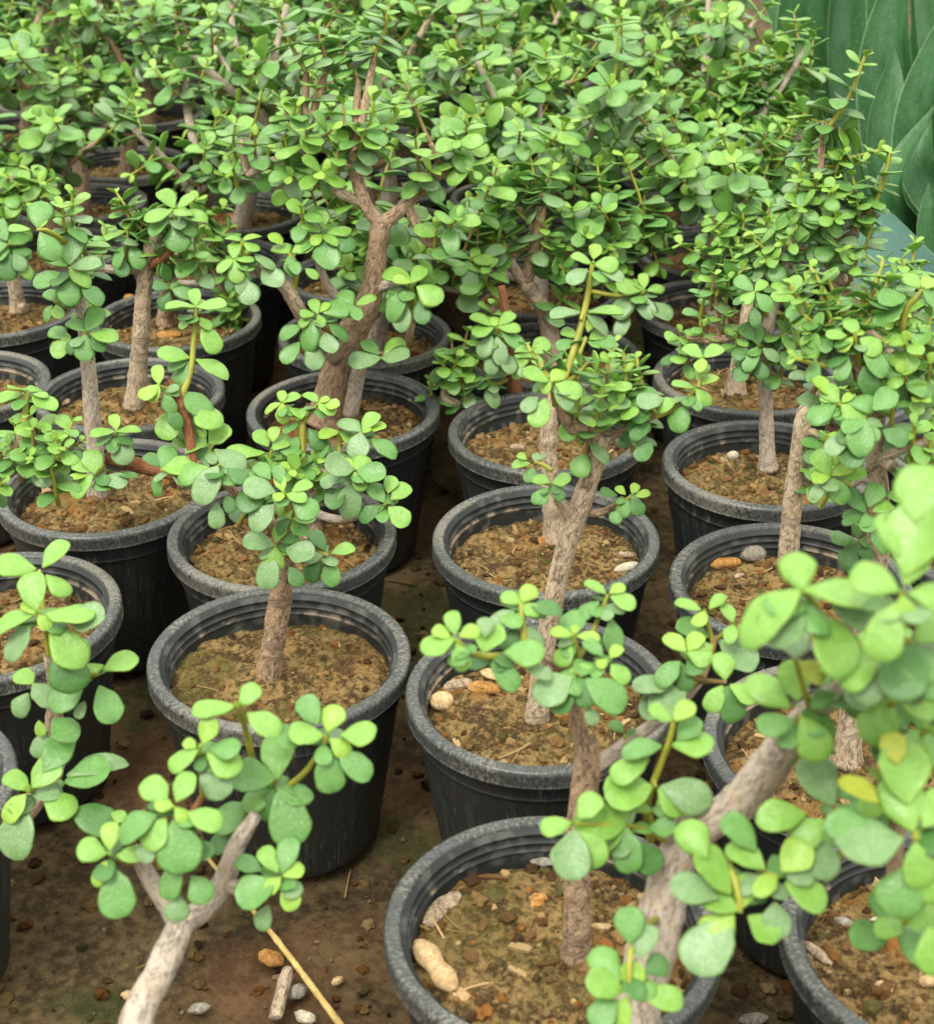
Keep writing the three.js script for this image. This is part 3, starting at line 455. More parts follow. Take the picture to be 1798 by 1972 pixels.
{ // big bent plant, lower right, close to the lens
  const b = V(0.088, SOIL_Y - 0.003, -0.365), p = new Plant('large jade plant with a thick bent trunk and big soft leaves at the lower right', b, { fine: 2, seed: 14, Z: 0.455 });
  p.limb('trunk', [[b, 0.0092], [1222, 1965, -0.01, 50], [1250, 1850, 0.0, 48], [1278, 1735, 0.01, 43], [1304, 1645, 0.015, 40], [1352, 1592, 0.015, 38], [1412, 1555, 0.012, 37], [1468, 1490, 0.008, 38], [1522, 1415, 0.0, 34]], bark.grey, { rings: 0.02, ring: 0.07 });
  p.limb('branch', [[1300, 1650, 0.015, 22], [1312, 1596, 0.02, 20], [1318, 1565, 0.024, 17]], bark.grey);
  p.limb('branch', [[1515, 1425, 0, 30], [1580, 1355, -0.01, 25], [1640, 1322, -0.02, 24], [1690, 1348, -0.02, 20], [1722, 1412, -0.02, 17], [1735, 1480, -0.025, 15]], bark.grey);
  p.limb('branch', [[1640, 1325, -0.02, 16], [1700, 1260, -0.03, 14], [1730, 1225, -0.03, 12]], bark.grey);
  p.ros([1212, 1914, -0.06], [[1262, 1770, 0], [1225, 1800, -0.04], [1212, 1850, -0.055]], [[1172, 1868, 74, 6], [1214, 1802, 66, 2], [1241, 1832, 66, 4], [1216, 1884, 54, 0], [1272, 1928, 76, 1], [1197, 1948, 60, 0], [1166, 1900, 78, 1], [1262, 1872, 48, 3], [1165, 1955, 66, 2]], { r: 8, tip: 0.16 });
  p.ros([1424, 1756, -0.05], [[1330, 1640, 0.01], [1390, 1650, -0.03], [1418, 1705, -0.045]], [[1380, 1690, 100, 1, 1], [1345, 1724, 92, 4, 1], [1434, 1722, 64, 0], [1386, 1792, 78, 0], [1466, 1790, 68, 1], [1372, 1822, 120, 4], [1344, 1640, 78, 1], [1390, 1740, 74, 1]], { r: 9, tip: 0.14 });
  p.ros([1496, 1690, -0.045], [[1420, 1590, 0.01], [1430, 1640, -0.025], [1470, 1680, -0.04]], [[1440, 1604, 84, 2], [1446, 1650, 78, 1], [1530, 1652, 72, 0], [1480, 1700, 58, 0], [1548, 1720, 84, 1], [1576, 1655, 92, 4], [1500, 1768, 68, 4], [1540, 1690, 50, 4]], { r: 8, tip: 0.14 });
  p.ros([1540, 1380, -0.03], [[1524, 1420, 0], [1530, 1400, -0.01]], [[1488, 1330, 92, 1], [1564, 1416, 88, 1], [1494, 1394, 70, 2], [1578, 1346, 50, 2], [1530, 1310, 76, 1]], { r: 9, tip: 0 });
  p.ros([1545, 1138, -0.05], [[1640, 1325, -0.02], [1618, 1250, -0.03], [1580, 1180, -0.045]], [[1484, 1176, 140, 1, 1], [1536, 1102, 84, 1], [1606, 1138, 136, 1, 1], [1592, 1228, 128, 1], [1512, 1198, 100, 4, 1], [1640, 1172, 96, 4], [1548, 1130, 40, 5]], { r: 10, mat: stemMat, tip: 0.12 });
  p.ros([1530, 1270, -0.04], [[1560, 1365, -0.01], [1545, 1320, -0.03]], [[1528, 1244, 82, 4, 1], [1560, 1290, 56, 5], [1610, 1290, 96, 1, 1]], { r: 8, tip: 0 });
  p.ros([1735, 1142, -0.07], [[1730, 1228, -0.03], [1740, 1190, -0.05]], [[1690, 1118, 92, 1], [1706, 1208, 112, 1, 1], [1756, 1092, 76, 1], [1762, 1040, 140, 1, 1], [1772, 936, 116, 1], [1788, 1140, 84, 1], [1740, 1172, 56, 0], [1722, 1020, 90, 1, 1]], { r: 11, tip: 0.12 });
  p.ros([1760, 1240, -0.06], [[1722, 1232, -0.03], [1745, 1235, -0.05]], [[1744, 1288, 116, 3], [1690, 1300, 100, 4], [1800, 1210, 96, 1], [1795, 1290, 100, 2], [1660, 1290, 80, 1, 1], [1764, 1310, 80, 4, 1]], { r: 10, tip: 0 });
  p.ros([1762, 1618, -0.07], [[1735, 1480, -0.025], [1752, 1550, -0.055]], [[1738, 1500, 116, 1], [1676, 1620, 128, 4, 1], [1742, 1555, 106, 1], [1766, 1662, 86, 1], [1740, 1718, 96, 2], [1800, 1836, 92, 1], [1724, 1448, 60, 5], [1664, 1528, 78, 5, 1], [1800, 1560, 90, 1], [1798, 1690, 90, 1], [1640, 1600, 94, 2]], { r: 11, tip: 0.14 });
  p.ros([1610, 1560, -0.03], [[1560, 1480, 0], [1600, 1540, -0.02]], [[1508, 1572, 92, 1], [1580, 1510, 100, 4], [1560, 1600, 70, 1], [1640, 1560, 90, 2]], { r: 9, mat: stemBrown, tip: 0 });
  p.tips([[1690, 1228, 84, -0.03], [1742, 1335, 86, -0.04], [1640, 1236, 76, -0.02], [1785, 1405, 88, -0.04], [1700, 1505, 76, -0.03], [1752, 1770, 80, -0.05], [1600, 1290, 70, 0.0], [1660, 1560, 76, -0.02], [1580, 1440, 64, 0.01]], { n: 4, reach: 0.03 });
  // long green shoot with paired leaves
  p.ros([1296, 1392, 0.02], [[1252, 1620, 0.02], [1246, 1545, 0.02], [1268, 1480, 0.02], [1290, 1420, 0.02]], [[1273, 1376, 50, 1, 1], [1314, 1370, 52, 0]], { r: 8, tip: 0.2 });
  p.ros([1290, 1436, 0.02], [[1281, 1452, 0.02]], [[1326, 1404, 58, 2], [1330, 1428, 76, 1, 1], [1240, 1436, 72, 2], [1218, 1468, 78, 1]], { r: 5, tip: 0 });
  p.ros([1262, 1515, 0.015], [[1258, 1500, 0.02]], [[1212, 1528, 92, 1], [1316, 1524, 96, 4], [1290, 1540, 66, 1]], { r: 5, tip: 0 });
  p.ros([1104, 1586, 0.0], [[1290, 1625, 0.015], [1225, 1592, 0.01], [1150, 1588, 0.005]], [[1072, 1588, 58, 1], [1130, 1554, 58, 1], [1100, 1640, 92, 4], [1130, 1630, 74, 1]], { r: 5, tip: 0.2 });
  p.ros([1205, 1590, 0.008], [[1250, 1605, 0.015]], [[1155, 1590, 100, 1], [1196, 1556, 60, 1], [1206, 1632, 84, 2], [1270, 1590, 48, 2], [1240, 1645, 64, 3], [1175, 1610, 66, 1]], { r: 5, tip: 0 });
  p.ros([1252, 1560, 0.015], [[1256, 1600, 0.018]], [[1228, 1556, 60, 1], [1276, 1560, 46, 2], [1285, 1530, 60, 1]], { tip: 0 });
}
{ // tall trunk of the pebble pot
  const b = soilAt(1032, 1386), p = new Plant('jade plant with a tall leaning pale trunk, cut off at the top, beside orange shells', b, { fine: 2, seed: 15 });
  p.limb('trunk', [[b, 0.0066], [1036, 1340, 0, 20], [1055, 1215, 0, 20], [1080, 1090, 0, 20], [1108, 1000, 0, 21], [1132, 930, 0, 20], [1150, 862, 0, 22], [1158, 832, 0, 21]], bark.tan, { rings: 0.02, ring: 0.1 });
  p.limb('branch', [[1100, 1000, 0, 13], [1086, 975, 0, 12], [1070, 962, 0, 8]], bark.tan);
  p.limb('branch', [[1118, 985, 0, 9], [1152, 988, 0, 8], [1186, 972, 0, 5]], bark.brown);
  p.limb('branch', [[1152, 835, 0, 17], [1122, 822, -0.005, 15], [1098, 822, -0.01, 15]], bark.brown);
  p.limb('branch', [[1092, 815, -0.01, 11], [1072, 770, -0.012, 9], [1066, 740, -0.012, 7]], bark.brown);
  p.limb('branch', [[1155, 838, 0, 12], [1180, 838, 0.0, 9], [1225, 815, 0.0, 7], [1262, 800, -0.005, 6]], bark.brown);
  p.ros([1058, 930, -0.012], [[1072, 962, 0], [1064, 948, -0.005]], [[1044, 922, 38, 1], [1080, 926, 36, 1], [1036, 950, 34, 2], [1072, 948, 34, 3], [1046, 954, 34, 2]], { tip: 0 });
  p.ros([1030, 890, 0.01], [[1062, 905, 0], [1045, 895, 0.005]], [[1002, 892, 34, 1, 1], [1034, 884, 38, 4], [1020, 912, 32, 2], [1002, 878, 20, 0]], { tip: 0 });
  p.ros([1212, 958, -0.01], [[1186, 972, 0]], [[1196, 944, 24, 0], [1222, 940, 22, 0], [1236, 950, 28, 0], [1174, 948, 34, 3], [1202, 976, 34, 2], [1226, 972, 36, 3], [1190, 990, 30, 2]], { tip: 0 });
  p.ros([1060, 735, -0.02], [[1068, 780, -0.012], [1064, 755, -0.018]], [[1032, 728, 52, 1], [1070, 722, 36, 0], [1052, 744, 26, 0], [1092, 746, 52, 1], [1040, 788, 58, 1], [1020, 770, 40, 4], [1082, 764, 50, 4], [1018, 724, 46, 4, 1]], { r: 6, tip: 0 });
  p.ros([1140, 510, 0.02], [[1082, 735, -0.01], [1108, 665, 0.005], [1130, 575, 0.018]], [[1120, 500, 42, 1, 1], [1164, 505, 44, 1], [1145, 482, 30, 0], [1112, 528, 46, 4], [1178, 525, 46, 4]], { r: 8, tip: 0.25 });
  p.ros([1122, 600, 0.015], [[1118, 615, 0.01]], [[1090, 608, 58, 4], [1164, 598, 66, 1, 1], [1150, 618, 50, 4]], { r: 4, tip: 0 });
  p.ros([1122, 660, 0.008], [[1116, 680, 0.0], [1130, 645, 0.005]], [[1134, 626, 32, 0], [1148, 648, 36, 1], [1096, 642, 34, 1], [1090, 662, 40, 2], [1160, 660, 40, 2]], { r: 4, tip: 0 });
  p.tips([[1170, 700, 50, 0.0], [1205, 715, 46, 0.01], [1230, 745, 42, 0.01], [1130, 700, 46, 0.01], [1200, 680, 42, 0.02], [1160, 745, 52, -0.01], [1110, 770, 44, -0.01], [1190, 780, 50, -0.01], [1225, 690, 38, 0.02], [1015, 665, 42, 0.01], [1145, 800, 46, -0.01], [1240, 785, 40, 0.0]], { reach: 0.03 });
  p.ros([1338, 748, -0.005], [[1262, 802, -0.005], [1292, 790, -0.005], [1322, 768, -0.005]], [[1316, 742, 44, 1, 1], [1366, 726, 40, 0, 1], [1352, 712, 40, 1, 1], [1312, 796, 52, 2], [1354, 760, 40, 1], [1258, 762, 52, 4], [1238, 820, 46, 3], [1246, 860, 44, 3], [1240, 795, 40, 3], [1288, 770, 40, 1]], { r: 6, tip: 0.2 });
  p.ros([1352, 690, 0.0], [[1344, 745, -0.005], [1350, 715, 0]], [[1335, 678, 42, 1, 1], [1372, 678, 42, 1, 1], [1350, 700, 34, 0]], { r: 4, tip: 0.2 });
}
{ // plant of the mossy pot
  const b = soilAt(516, 1306), p = new Plant('jade plant with a short rough trunk rising from the mossy cracked soil', b, { fine: 2, seed: 16 });
  p.limb('trunk', [[b, 0.0075], [524, 1260, 0, 22], [535, 1180, 0, 22], [547, 1105, 0, 21], [556, 1060, 0, 17], [560, 1010, 0, 13]], bark.brown, { rings: 0.016, lump: 0.14 });
  p.limb('branch', [[556, 1070, 0, 11], [510, 990, 0, 10], [455, 950, 0, 9], [425, 920, 0, 10], [370, 890, -0.01, 9]], bark.brown);
  p.limb('branch', [[558, 1040, 0, 10], [560, 990, -0.01, 8], [555, 960, -0.02, 6]], bark.brown);
  p.limb('branch', [[558, 1030, 0, 9], [590, 1050, -0.01, 7], [620, 1060, -0.015, 5]], bark.brown);
  p.ros([402, 858, 0.0], [[425, 918, 0], [412, 890, 0.0]], [[374, 838, 62, 2], [420, 838, 50, 1], [386, 858, 46, 1, 1], [440, 880, 66, 4], [392, 880, 44, 2], [348, 848, 34, 1], [390, 830, 24, 0]], { r: 6, tip: 0.2 });
  p.ros([310, 905, -0.015], [[372, 890, -0.01], [340, 900, -0.012]], [[318, 880, 48, 2], [340, 896, 60, 1], [302, 930, 42, 2], [292, 884, 40, 3], [350, 920, 54, 4]], { tip: 0 });
  p.ros([422, 895, -0.02], [[430, 925, 0]], [[402, 930, 78, 4], [458, 908, 46, 3], [416, 984, 48, 4], [440, 965, 36, 3], [376, 905, 60, 6]], { tip: 0 });
  p.ros([546, 950, -0.03], [[556, 985, -0.012], [550, 968, -0.022]], [[502, 938, 60, 4], [541, 930, 36, 0], [542, 953, 28, 0], [580, 936, 42, 1], [508, 990, 62, 4], [538, 912, 40, 2], [586, 972, 54, 2], [484, 958, 54, 3], [570, 956, 40, 1], [506, 900, 46, 2], [488, 914, 40, 2]], { r: 7, tip: 0.15 });
  p.ros([560, 1000, -0.02], [[562, 1030, -0.005]], [[548, 984, 38, 0, 1], [584, 1000, 44, 1, 1], [570, 1015, 30, 1], [546, 1010, 38, 3], [578, 1018, 34, 2]], { tip: 0 });
  p.ros([530, 1050, -0.03], [[555, 1070, -0.005]], [[500, 1044, 56, 4], [536, 1028, 38, 1], [530, 1074, 44, 1], [516, 1095, 66, 4], [576, 1062, 56, 4], [556, 1036, 36, 3], [566, 1104, 42, 3], [518, 1048, 26, 1]], { r: 5, tip: 0 });
  p.ros([630, 1070, -0.02], [[600, 1056, -0.012]], [[616, 1040, 46, 3], [624, 1064, 40, 2], [660, 1058, 46, 1], [608, 1098, 42, 3], [638, 1102, 50, 2], [606, 1072, 36, 4]], { tip: 0 });
  p.ros([458, 1010, -0.01], [[480, 970, 0]], [[460, 1000, 58, 3], [450, 968, 34, 3]], { tip: 0 });
  // reddish shoot at the left with its tall green leader
  p.limb('branch', [[372, 892, -0.01, 9], [362, 820, 0.0, 11], [345, 770, 0.005, 11], [322, 735, 0.01, 10]], bark.red, { rings: 0.03 });
  p.ros([378, 592, 0.03], [[345, 772, 0.005], [366, 720, 0.015], [374, 650, 0.025]], [[352, 595, 56, 1, 1], [406, 590, 58, 1, 1], [376, 572, 36, 1], [384, 586, 26, 0], [360, 616, 34, 1, 1], [394, 620, 30, 1, 1], [404, 643, 58, 1]], { r: 7, tip: 0 });
  p.ros([372, 690, 0.02], [[370, 700, 0.018]], [[338, 682, 60, 1, 1], [408, 702, 66, 1, 1], [350, 714, 52, 2], [345, 700, 40, 2, 1]], { r: 4, tip: 0 });
  p.ros([352, 755, 0.01], [[346, 772, 0.006]], [[378, 775, 70, 2], [400, 790, 66, 1, 1], [328, 808, 60, 1], [360, 800, 40, 3]], { r: 4, tip: 0 });
  p.ros([306, 742, 0.0], [[330, 752, 0.008]], [[292, 748, 44, 0, 1], [305, 722, 40, 0, 1], [300, 756, 36, 0, 1], [322, 774, 40, 2], [332, 800, 40, 3]], { r: 4, tip: 0 });
}
{ // plant of the pot behind it
  const b = soilAt(596, 1030), p = new Plant('jade plant with a broad low crown and a cut reddish branch reaching left', b, { fine: 2, seed: 17 });
  p.limb('trunk', [[b, 0.0085], [598, 990, 0, 18], [596, 950, 0, 17], [590, 920, 0, 15]], bark.tan, { lump: 0.14 });
  p.limb('branch', [[595, 920, 0, 13], [628, 908, 0, 12], [660, 895, 0.0, 9], [690, 878, 0, 8]], bark.tan);
  p.limb('branch', [[598, 985, -0.01, 9], [650, 1000, -0.02, 8], [700, 990, -0.03, 8], [735, 980, -0.035, 5]], bark.grey);
  p.limb('branch', [[588, 925, 0, 12], [500, 922, 0, 12], [420, 912, 0, 13], [340, 912, 0, 14], [205, 880, 0.0, 15]], bark.red, { rings: 0.03 });
  p.ros([583, 812, 0.012], [[588, 925, 0], [582, 870, 0.005], [582, 830, 0.01]], [[610, 838, 46, 3], [568, 850, 34, 2, 1], [562, 822, 36, 2, 1]], { r: 9, tip: 0 });
  p.ros([543, 776, 0.015], [[580, 815, 0.012], [560, 795, 0.014]], [[526, 782, 34, 0, 1], [560, 768, 36, 1, 1], [543, 765, 24, 0], [545, 795, 38, 0, 1], [570, 790, 36, 1, 1]], { r: 4, tip: 0.2 });
  p.ros([612, 776, 0.015], [[584, 815, 0.012], [600, 795, 0.014]], [[600, 764, 36, 1, 1], [624, 770, 22, 0], [628, 786, 38, 1], [584, 790, 34, 1], [640, 778, 30, 0]], { r: 4, tip: 0.2 });
  p.ros([523, 868, 0.0], [[545, 922, 0], [520, 898, 0.0]], [[506, 842, 40, 1, 1], [540, 854, 50, 1, 1], [528, 832, 30, 0], [470, 862, 60, 1, 1], [486, 872, 50, 1, 1], [560, 864, 40, 2, 1]], { r: 5, tip: 0.2 });
  p.ros([695, 832, 0.0], [[700, 880, 0], [698, 855, 0]], [[678, 816, 52, 4], [712, 812, 44, 1, 1], [724, 820, 36, 0, 1], [690, 856, 52, 4], [738, 854, 54, 2], [704, 830, 22, 0], [710, 808, 30, 0]], { r: 5, tip: 0.15 });
  p.ros([654, 832, 0.01], [[655, 895, 0], [653, 860, 0.008]], [[636, 838, 40, 0, 1], [672, 838, 40, 1, 1], [636, 880, 36, 2, 1], [620, 862, 46, 2, 1]], { r: 5, tip: 0.2 });
  p.ros([680, 905, -0.03], [[680, 885, -0.005], [682, 895, -0.02]], [[656, 902, 60, 4], [694, 892, 44, 1], [690, 926, 40, 1], [714, 912, 56, 2], [674, 960, 66, 4], [650, 958, 48, 3], [668, 896, 32, 0], [640, 920, 46, 4]], { r: 5, tip: 0.15 });
  p.ros([742, 970, -0.04], [[735, 980, -0.035]], [[726, 950, 48, 2], [770, 946, 46, 1], [714, 985, 44, 3], [766, 992, 50, 1], [752, 930, 36, 1], [748, 962, 36, 2]], { tip: 0 });
  p.tips([[575, 890, 46, -0.005], [540, 890, 44, 0.0], [610, 885, 44, 0.0], [505, 895, 40, 0.005], [480, 900, 42, -0.005], [640, 870, 38, 0.01], [560, 905, 44, -0.015]], { reach: 0.02 });
  // small rosettes at the cut end
  p.ros([225, 832, -0.005], [[222, 885, 0.0], [222, 855, 0.0]], [[200, 830, 44, 1, 1], [245, 826, 44, 1, 1], [222, 812, 32, 0], [202, 846, 34, 2, 1], [236, 866, 50, 4]], { r: 5, tip: 0.2 });
  p.ros([182, 914, -0.02], [[205, 890, 0.0], [196, 905, -0.01]], [[158, 898, 44, 1], [180, 890, 48, 1, 1], [160, 932, 54, 1, 1], [150, 918, 40, 0, 1], [220, 925, 46, 4], [240, 915, 40, 3, 1]], { r: 4, tip: 0 });
}
{ // knobby plant at the left edge
  const b = soilAt(-60, 1150), p = new Plant('jade plant at the left edge with a knobby bent stem and layered small rosettes', b, { fine: 2, seed: 18, Z: 0.83 });
  p.limb('trunk', [[b, 0.008], [-60, 1050, 0, 18], [-30, 950, 0, 17], [15, 905, 0, 15], [36, 870, 0, 14], [45, 820, 0, 11]], bark.tan, { rings: 0.008, ring: 0.16, lump: 0.2 });
  p.limb('branch', [[15, 905, 0, 13], [50, 896, -0.005, 12], [90, 893, -0.01, 9]], bark.tan, { rings: 0.006, ring: 0.22 });
  p.ros([52, 755, 0.01], [[46, 825, 0], [50, 790, 0.005]], [[22, 766, 48, 1, 1], [84, 776, 54, 1, 1], [40, 752, 40, 0, 1], [62, 750, 36, 1], [78, 758, 30, 1, 1]], { r: 8, tip: 0.2 });
  p.tips([[60, 800, 44, 0.0], [64, 825, 46, -0.01], [30, 820, 40, 0.0], [112, 846, 46, -0.015], [140, 812, 42, 0.0], [125, 862, 44, -0.02], [90, 860, 44, -0.005], [155, 850, 36, 0.0], [20, 855, 40, -0.01], [60, 878, 40, -0.02], [2, 870, 44, -0.01], [5, 930, 44, -0.02], [98, 900, 46, -0.02]], { reach: 0.02, n: 4 });
}
{ // thick stump plant at the right
  const b = soilAt(1628, 1468), p = new Plant('jade plant with a thick upright trunk at the right, bright crown above pruned side branches', b, { fine: 2, seed: 19 });
  p.limb('trunk', [[b, 0.0085], [1636, 1400, 0, 24], [1650, 1300, 0, 22], [1676, 1160, 0, 23], [1688, 1060, 0, 23], [1692, 960, 0, 20], [1684, 875, 0, 18], [1690, 800, 0, 14]], bark.tan, { lump: 0.13 });
  p.limb('branch', [[1672, 905, 0, 9], [1700, 880, -0.01, 9], [1750, 862, -0.015, 9], [1790, 850, -0.015, 7]], bark.tan);
  p.limb('branch', [[1690, 880, -0.005, 12], [1718, 900, -0.015, 12]], bark.tan);
  p.limb('branch', [[1690, 940, -0.005, 8], [1655, 925, -0.01, 7], [1635, 940, -0.012, 5]], bark.grey);
  p.limb('branch', [[1690, 800, 0, 11], [1660, 740, 0.005, 10], [1648, 700, 0.005, 9]], bark.brown);
  p.limb('branch', [[1690, 800, 0, 11], [1740, 740, 0.01, 9], [1780, 690, 0.01, 8]], bark.brown);
  p.ros([1598, 915, -0.03], [[1640, 938, -0.012], [1615, 925, -0.025]], [[1584, 892, 52, 1], [1580, 922, 36, 0], [1618, 908, 40, 0], [1640, 912, 44, 1], [1574, 940, 42, 4], [1612, 942, 52, 2], [1566, 880, 40, 3], [1604, 880, 30, 0]], { r: 4, tip: 0.15 });
  p.ros([1665, 990, -0.03], [[1690, 1010, -0.005], [1676, 1000, -0.02]], [[1680, 952, 52, 2], [1698, 976, 44, 1], [1668, 1004, 42, 2], [1735, 998, 50, 1], [1692, 1028, 64, 2], [1650, 965, 56, 3, 1], [1640, 1000, 40, 3, 1]], { tip: 0 });
  p.ros([1650, 1040, 0.0], [[1680, 1062, 0]], [[1622, 1034, 46, 2], [1636, 1068, 50, 3, 1], [1650, 1020, 34, 2, 1], [1640, 1076, 46, 3, 1], [1668, 1044, 34, 2]], { r: 4, tip: 0 });
  p.ros([1616, 778, -0.02], [[1650, 830, -0.005], [1628, 805, -0.015]], [[1582, 790, 56, 2], [1640, 794, 54, 1], [1600, 758, 46, 1], [1630, 766, 28, 0], [1656, 770, 54, 2], [1580, 742, 44, 0, 1], [1612, 776, 24, 0]], { r: 6, tip: 0 });
  p.ros([1660, 805, -0.03], [[1672, 820, -0.005]], [[1658, 838, 74, 2], [1700, 770, 56, 2], [1720, 835, 50, 3], [1630, 835, 44, 3], [1610, 850, 54, 4], [1640, 870, 56, 3]], { r: 5, tip: 0 });
  p.ros([1645, 645, 0.0], [[1652, 705, 0.005], [1648, 672, 0.002]], [[1674, 660, 46, 1], [1680, 690, 66, 2], [1628, 660, 36, 0], [1640, 630, 38, 1], [1622, 700, 50, 2], [1670, 720, 56, 3], [1652, 640, 26, 0], [1610, 642, 40, 1]], { r: 7, tip: 0.2 });
  p.ros([1775, 558, 0.02], [[1735, 640, 0.02], [1745, 592, 0.02], [1762, 575, 0.02]], [[1756, 540, 44, 1], [1784, 548, 36, 0], [1720, 572, 56, 2], [1716, 596, 70, 2, 1], [1790, 575, 46, 2]], { r: 8, tip: 0.2 });
  p.tips([[1612, 580, 42, 0.02], [1590, 530, 44, 0.03], [1560, 515, 40, 0.03], [1580, 570, 44, 0.02], [1520, 550, 42, 0.03], [1540, 600, 44, 0.02], [1555, 640, 46, 0.01], [1530, 690, 46, 0.0], [1600, 615, 44, 0.01], [1665, 560, 42, 0.03], [1690, 600, 44, 0.02], [1720, 530, 44, 0.03], [1700, 655, 46, 0.01], [1740, 660, 50, 0.0], [1770, 640, 46, 0.01], [1790, 700, 46, 0.0], [1740, 720, 48, -0.01], [1700, 720, 46, 0.0], [1720, 770, 48, -0.01], [1770, 770, 46, -0.01], [1790, 850, 46, -0.02], [1760, 820, 50, -0.02], [1750, 900, 40, -0.02], [1640, 745, 44, 0.0], [1580, 680, 44, 0.01], [1690, 690, 40, 0.02], [1615, 890, 40, 0.0], [1700, 500, 40, 0.04], [1790, 610, 44, 0.02]], { reach: 0.035 });
}
{ // bent trunk in the shell-and-pebble pot
  const b = soilAt(1515, 1090), p = new Plant('jade plant whose rough trunk bends right at the top, behind peanut shell and grey pebble', b, { fine: 2, seed: 20 });
  p.limb('trunk', [[b, 0.0066], [1520, 1030, 0, 19], [1528, 940, 0, 19], [1540, 860, 0, 18], [1548, 800, 0, 17], [1566, 772, 0, 15], [1592, 755, 0, 11]], bark.tan, { rings: 0.02, ring: 0.1, lump: 0.13 });
  p.limb('branch', [[1545, 832, 0, 9], [1565, 832, -0.005, 8], [1582, 842, -0.01, 6]], bark.tan);
  p.limb('branch', [[1535, 925, 0, 8], [1560, 928, -0.004, 7]], bark.tan);
  p.tips([[1600, 742, 40, -0.01], [1612, 760, 44, -0.02], [1592, 838, 40, -0.02], [1590, 860, 40, -0.02], [1580, 880, 40, -0.02], [1576, 905, 40, -0.015]], { reach: 0.02, n: 4 });
}
{ // upright trunk in the flat stone pot, behind the leaning one
  const b = soilAt(1070, 1042), p = new Plant('jade plant with an upright segmented trunk beside the yellow pebble, behind the leaning trunk', b, { seed: 21 });
  p.limb('trunk', [[b, 0.0085], [1064, 985, 0, 19], [1058, 920, 0, 17], [1056, 850, 0, 17], [1060, 790, 0, 14], [1072, 740, 0.005, 11]], bark.tan, { rings: 0.014, ring: 0.14, lump: 0.13 });
  p.tips([[1110, 690, 46, 0.03], [1160, 715, 46, 0.03], [1200, 730, 44, 0.03], [1080, 680, 44, 0.02], [1215, 700, 42, 0.04], [1235, 770, 42, 0.03], [1180, 660, 44, 0.04], [1150, 760, 44, 0.02]], { n: 4, reach: 0.03 });
}

// ---------------------------------------------------------------- plants of the middle rows: trunks as they stand, crowns grown from tips
{
  const b = soilAt(187, 958), p = new Plant('jade plant with a slender smooth grey trunk in the flat dry pot at the left', b, { seed: 31 });
  p.limb('trunk', [[b, 0.0068], [186, 900, 0, 18], [178, 800, 0, 16], [170, 700, 0, 15], [160, 610, 0, 12], [150, 530, 0, 10], [140, 470, 0, 8]], bark.grey, { rings: 0.03 });
  p.ros([165, 640, -0.02], [[163, 680, 0], [160, 655, -0.015]], [[150, 625, 48, 2], [182, 618, 52, 2], [200, 643, 52, 1], [163, 668, 50, 2], [188, 660, 36, 3], [142, 660, 36, 3]], { tip: 0 });
  p.ros([138, 657, -0.01], [[160, 650, 0]], [[112, 640, 42, 2], [122, 672, 44, 1], [128, 650, 24, 1]], { tip: 0 });
  p.ros([134, 515, -0.02], [[152, 560, 0], [142, 535, -0.015]], [[92, 532, 54, 2], [134, 480, 62, 2], [165, 510, 58, 4], [152, 530, 50, 1], [134, 555, 56, 2], [175, 560, 54, 3, 1], [110, 500, 50, 6]], { tip: 0 });
  p.ros([105, 580, -0.01], [[150, 590, 0], [125, 590, -0.005]], [[98, 568, 34, 2], [92, 600, 32, 2], [130, 580, 36, 3], [112, 600, 30, 1]], { tip: 0 });
  p.ros([72, 442, -0.03], [[140, 480, 0], [110, 455, -0.02], [85, 442, -0.03]], [[75, 412, 56, 2], [92, 470, 58, 2], [36, 440, 40, 1], [80, 430, 24, 0]], { r: 6, tip: 0 });
  p.tips([[120, 400, 48, -0.01], [140, 375, 46, 0], [165, 470, 46, 0.01], [172, 600, 44, 0.01], [150, 440, 44, 0.01]], { n: 4 });
}
{
  const b = soilAt(258, 787), p = new Plant('jade plant with straight pale trunk and sawn pinkish arm, beside the folded dry leaf', b, { seed: 32 });
  p.limb('trunk', [[b, 0.008], [266, 720, 0, 17], [272, 640, 0, 16], [278, 560, 0, 15], [284, 510, 0, 14], [296, 460, 0, 14], [304, 445, 0, 13]], bark.tan, { lump: 0.13, ring: 0.1 });
  p.limb('branch', [[282, 515, 0, 9], [240, 520, -0.005, 9], [190, 516, -0.005, 8]], bark.grey);
  p.limb('branch', [[284, 515, 0, 9], [312, 500, -0.01, 8], [330, 484, -0.015, 8]], bark.red);
  p.ros([338, 404, -0.01], [[330, 470, -0.012], [336, 430, -0.01]], [[322, 384, 44, 1, 1], [358, 386, 40, 1, 1], [308, 412, 56, 1, 1], [372, 412, 56, 1, 1], [342, 450, 58, 2], [312, 434, 50, 2, 1], [362, 432, 42, 2], [346, 404, 44, 1, 1]], { r: 6, tip: 0.2 });
  p.ros([246, 445, 0.0], [[240, 518, -0.004], [245, 475, 0]], [[222, 452, 46, 1, 1], [270, 456, 46, 2, 1], [244, 432, 40, 1, 1], [230, 488, 46, 2, 1], [262, 488, 46, 2, 1], [236, 506, 36, 3]], { r: 5, tip: 0.2 });
  p.tips([[375, 470, 44, -0.01], [230, 395, 42, 0.01], [225, 372, 40, 0.015], [205, 440, 42, 0.0], [265, 410, 42, 0.02], [310, 480, 40, 0.01], [395, 500, 42, 0.01], [370, 500, 40, 0.0], [285, 420, 42, 0.02]], { n: 4 });
}
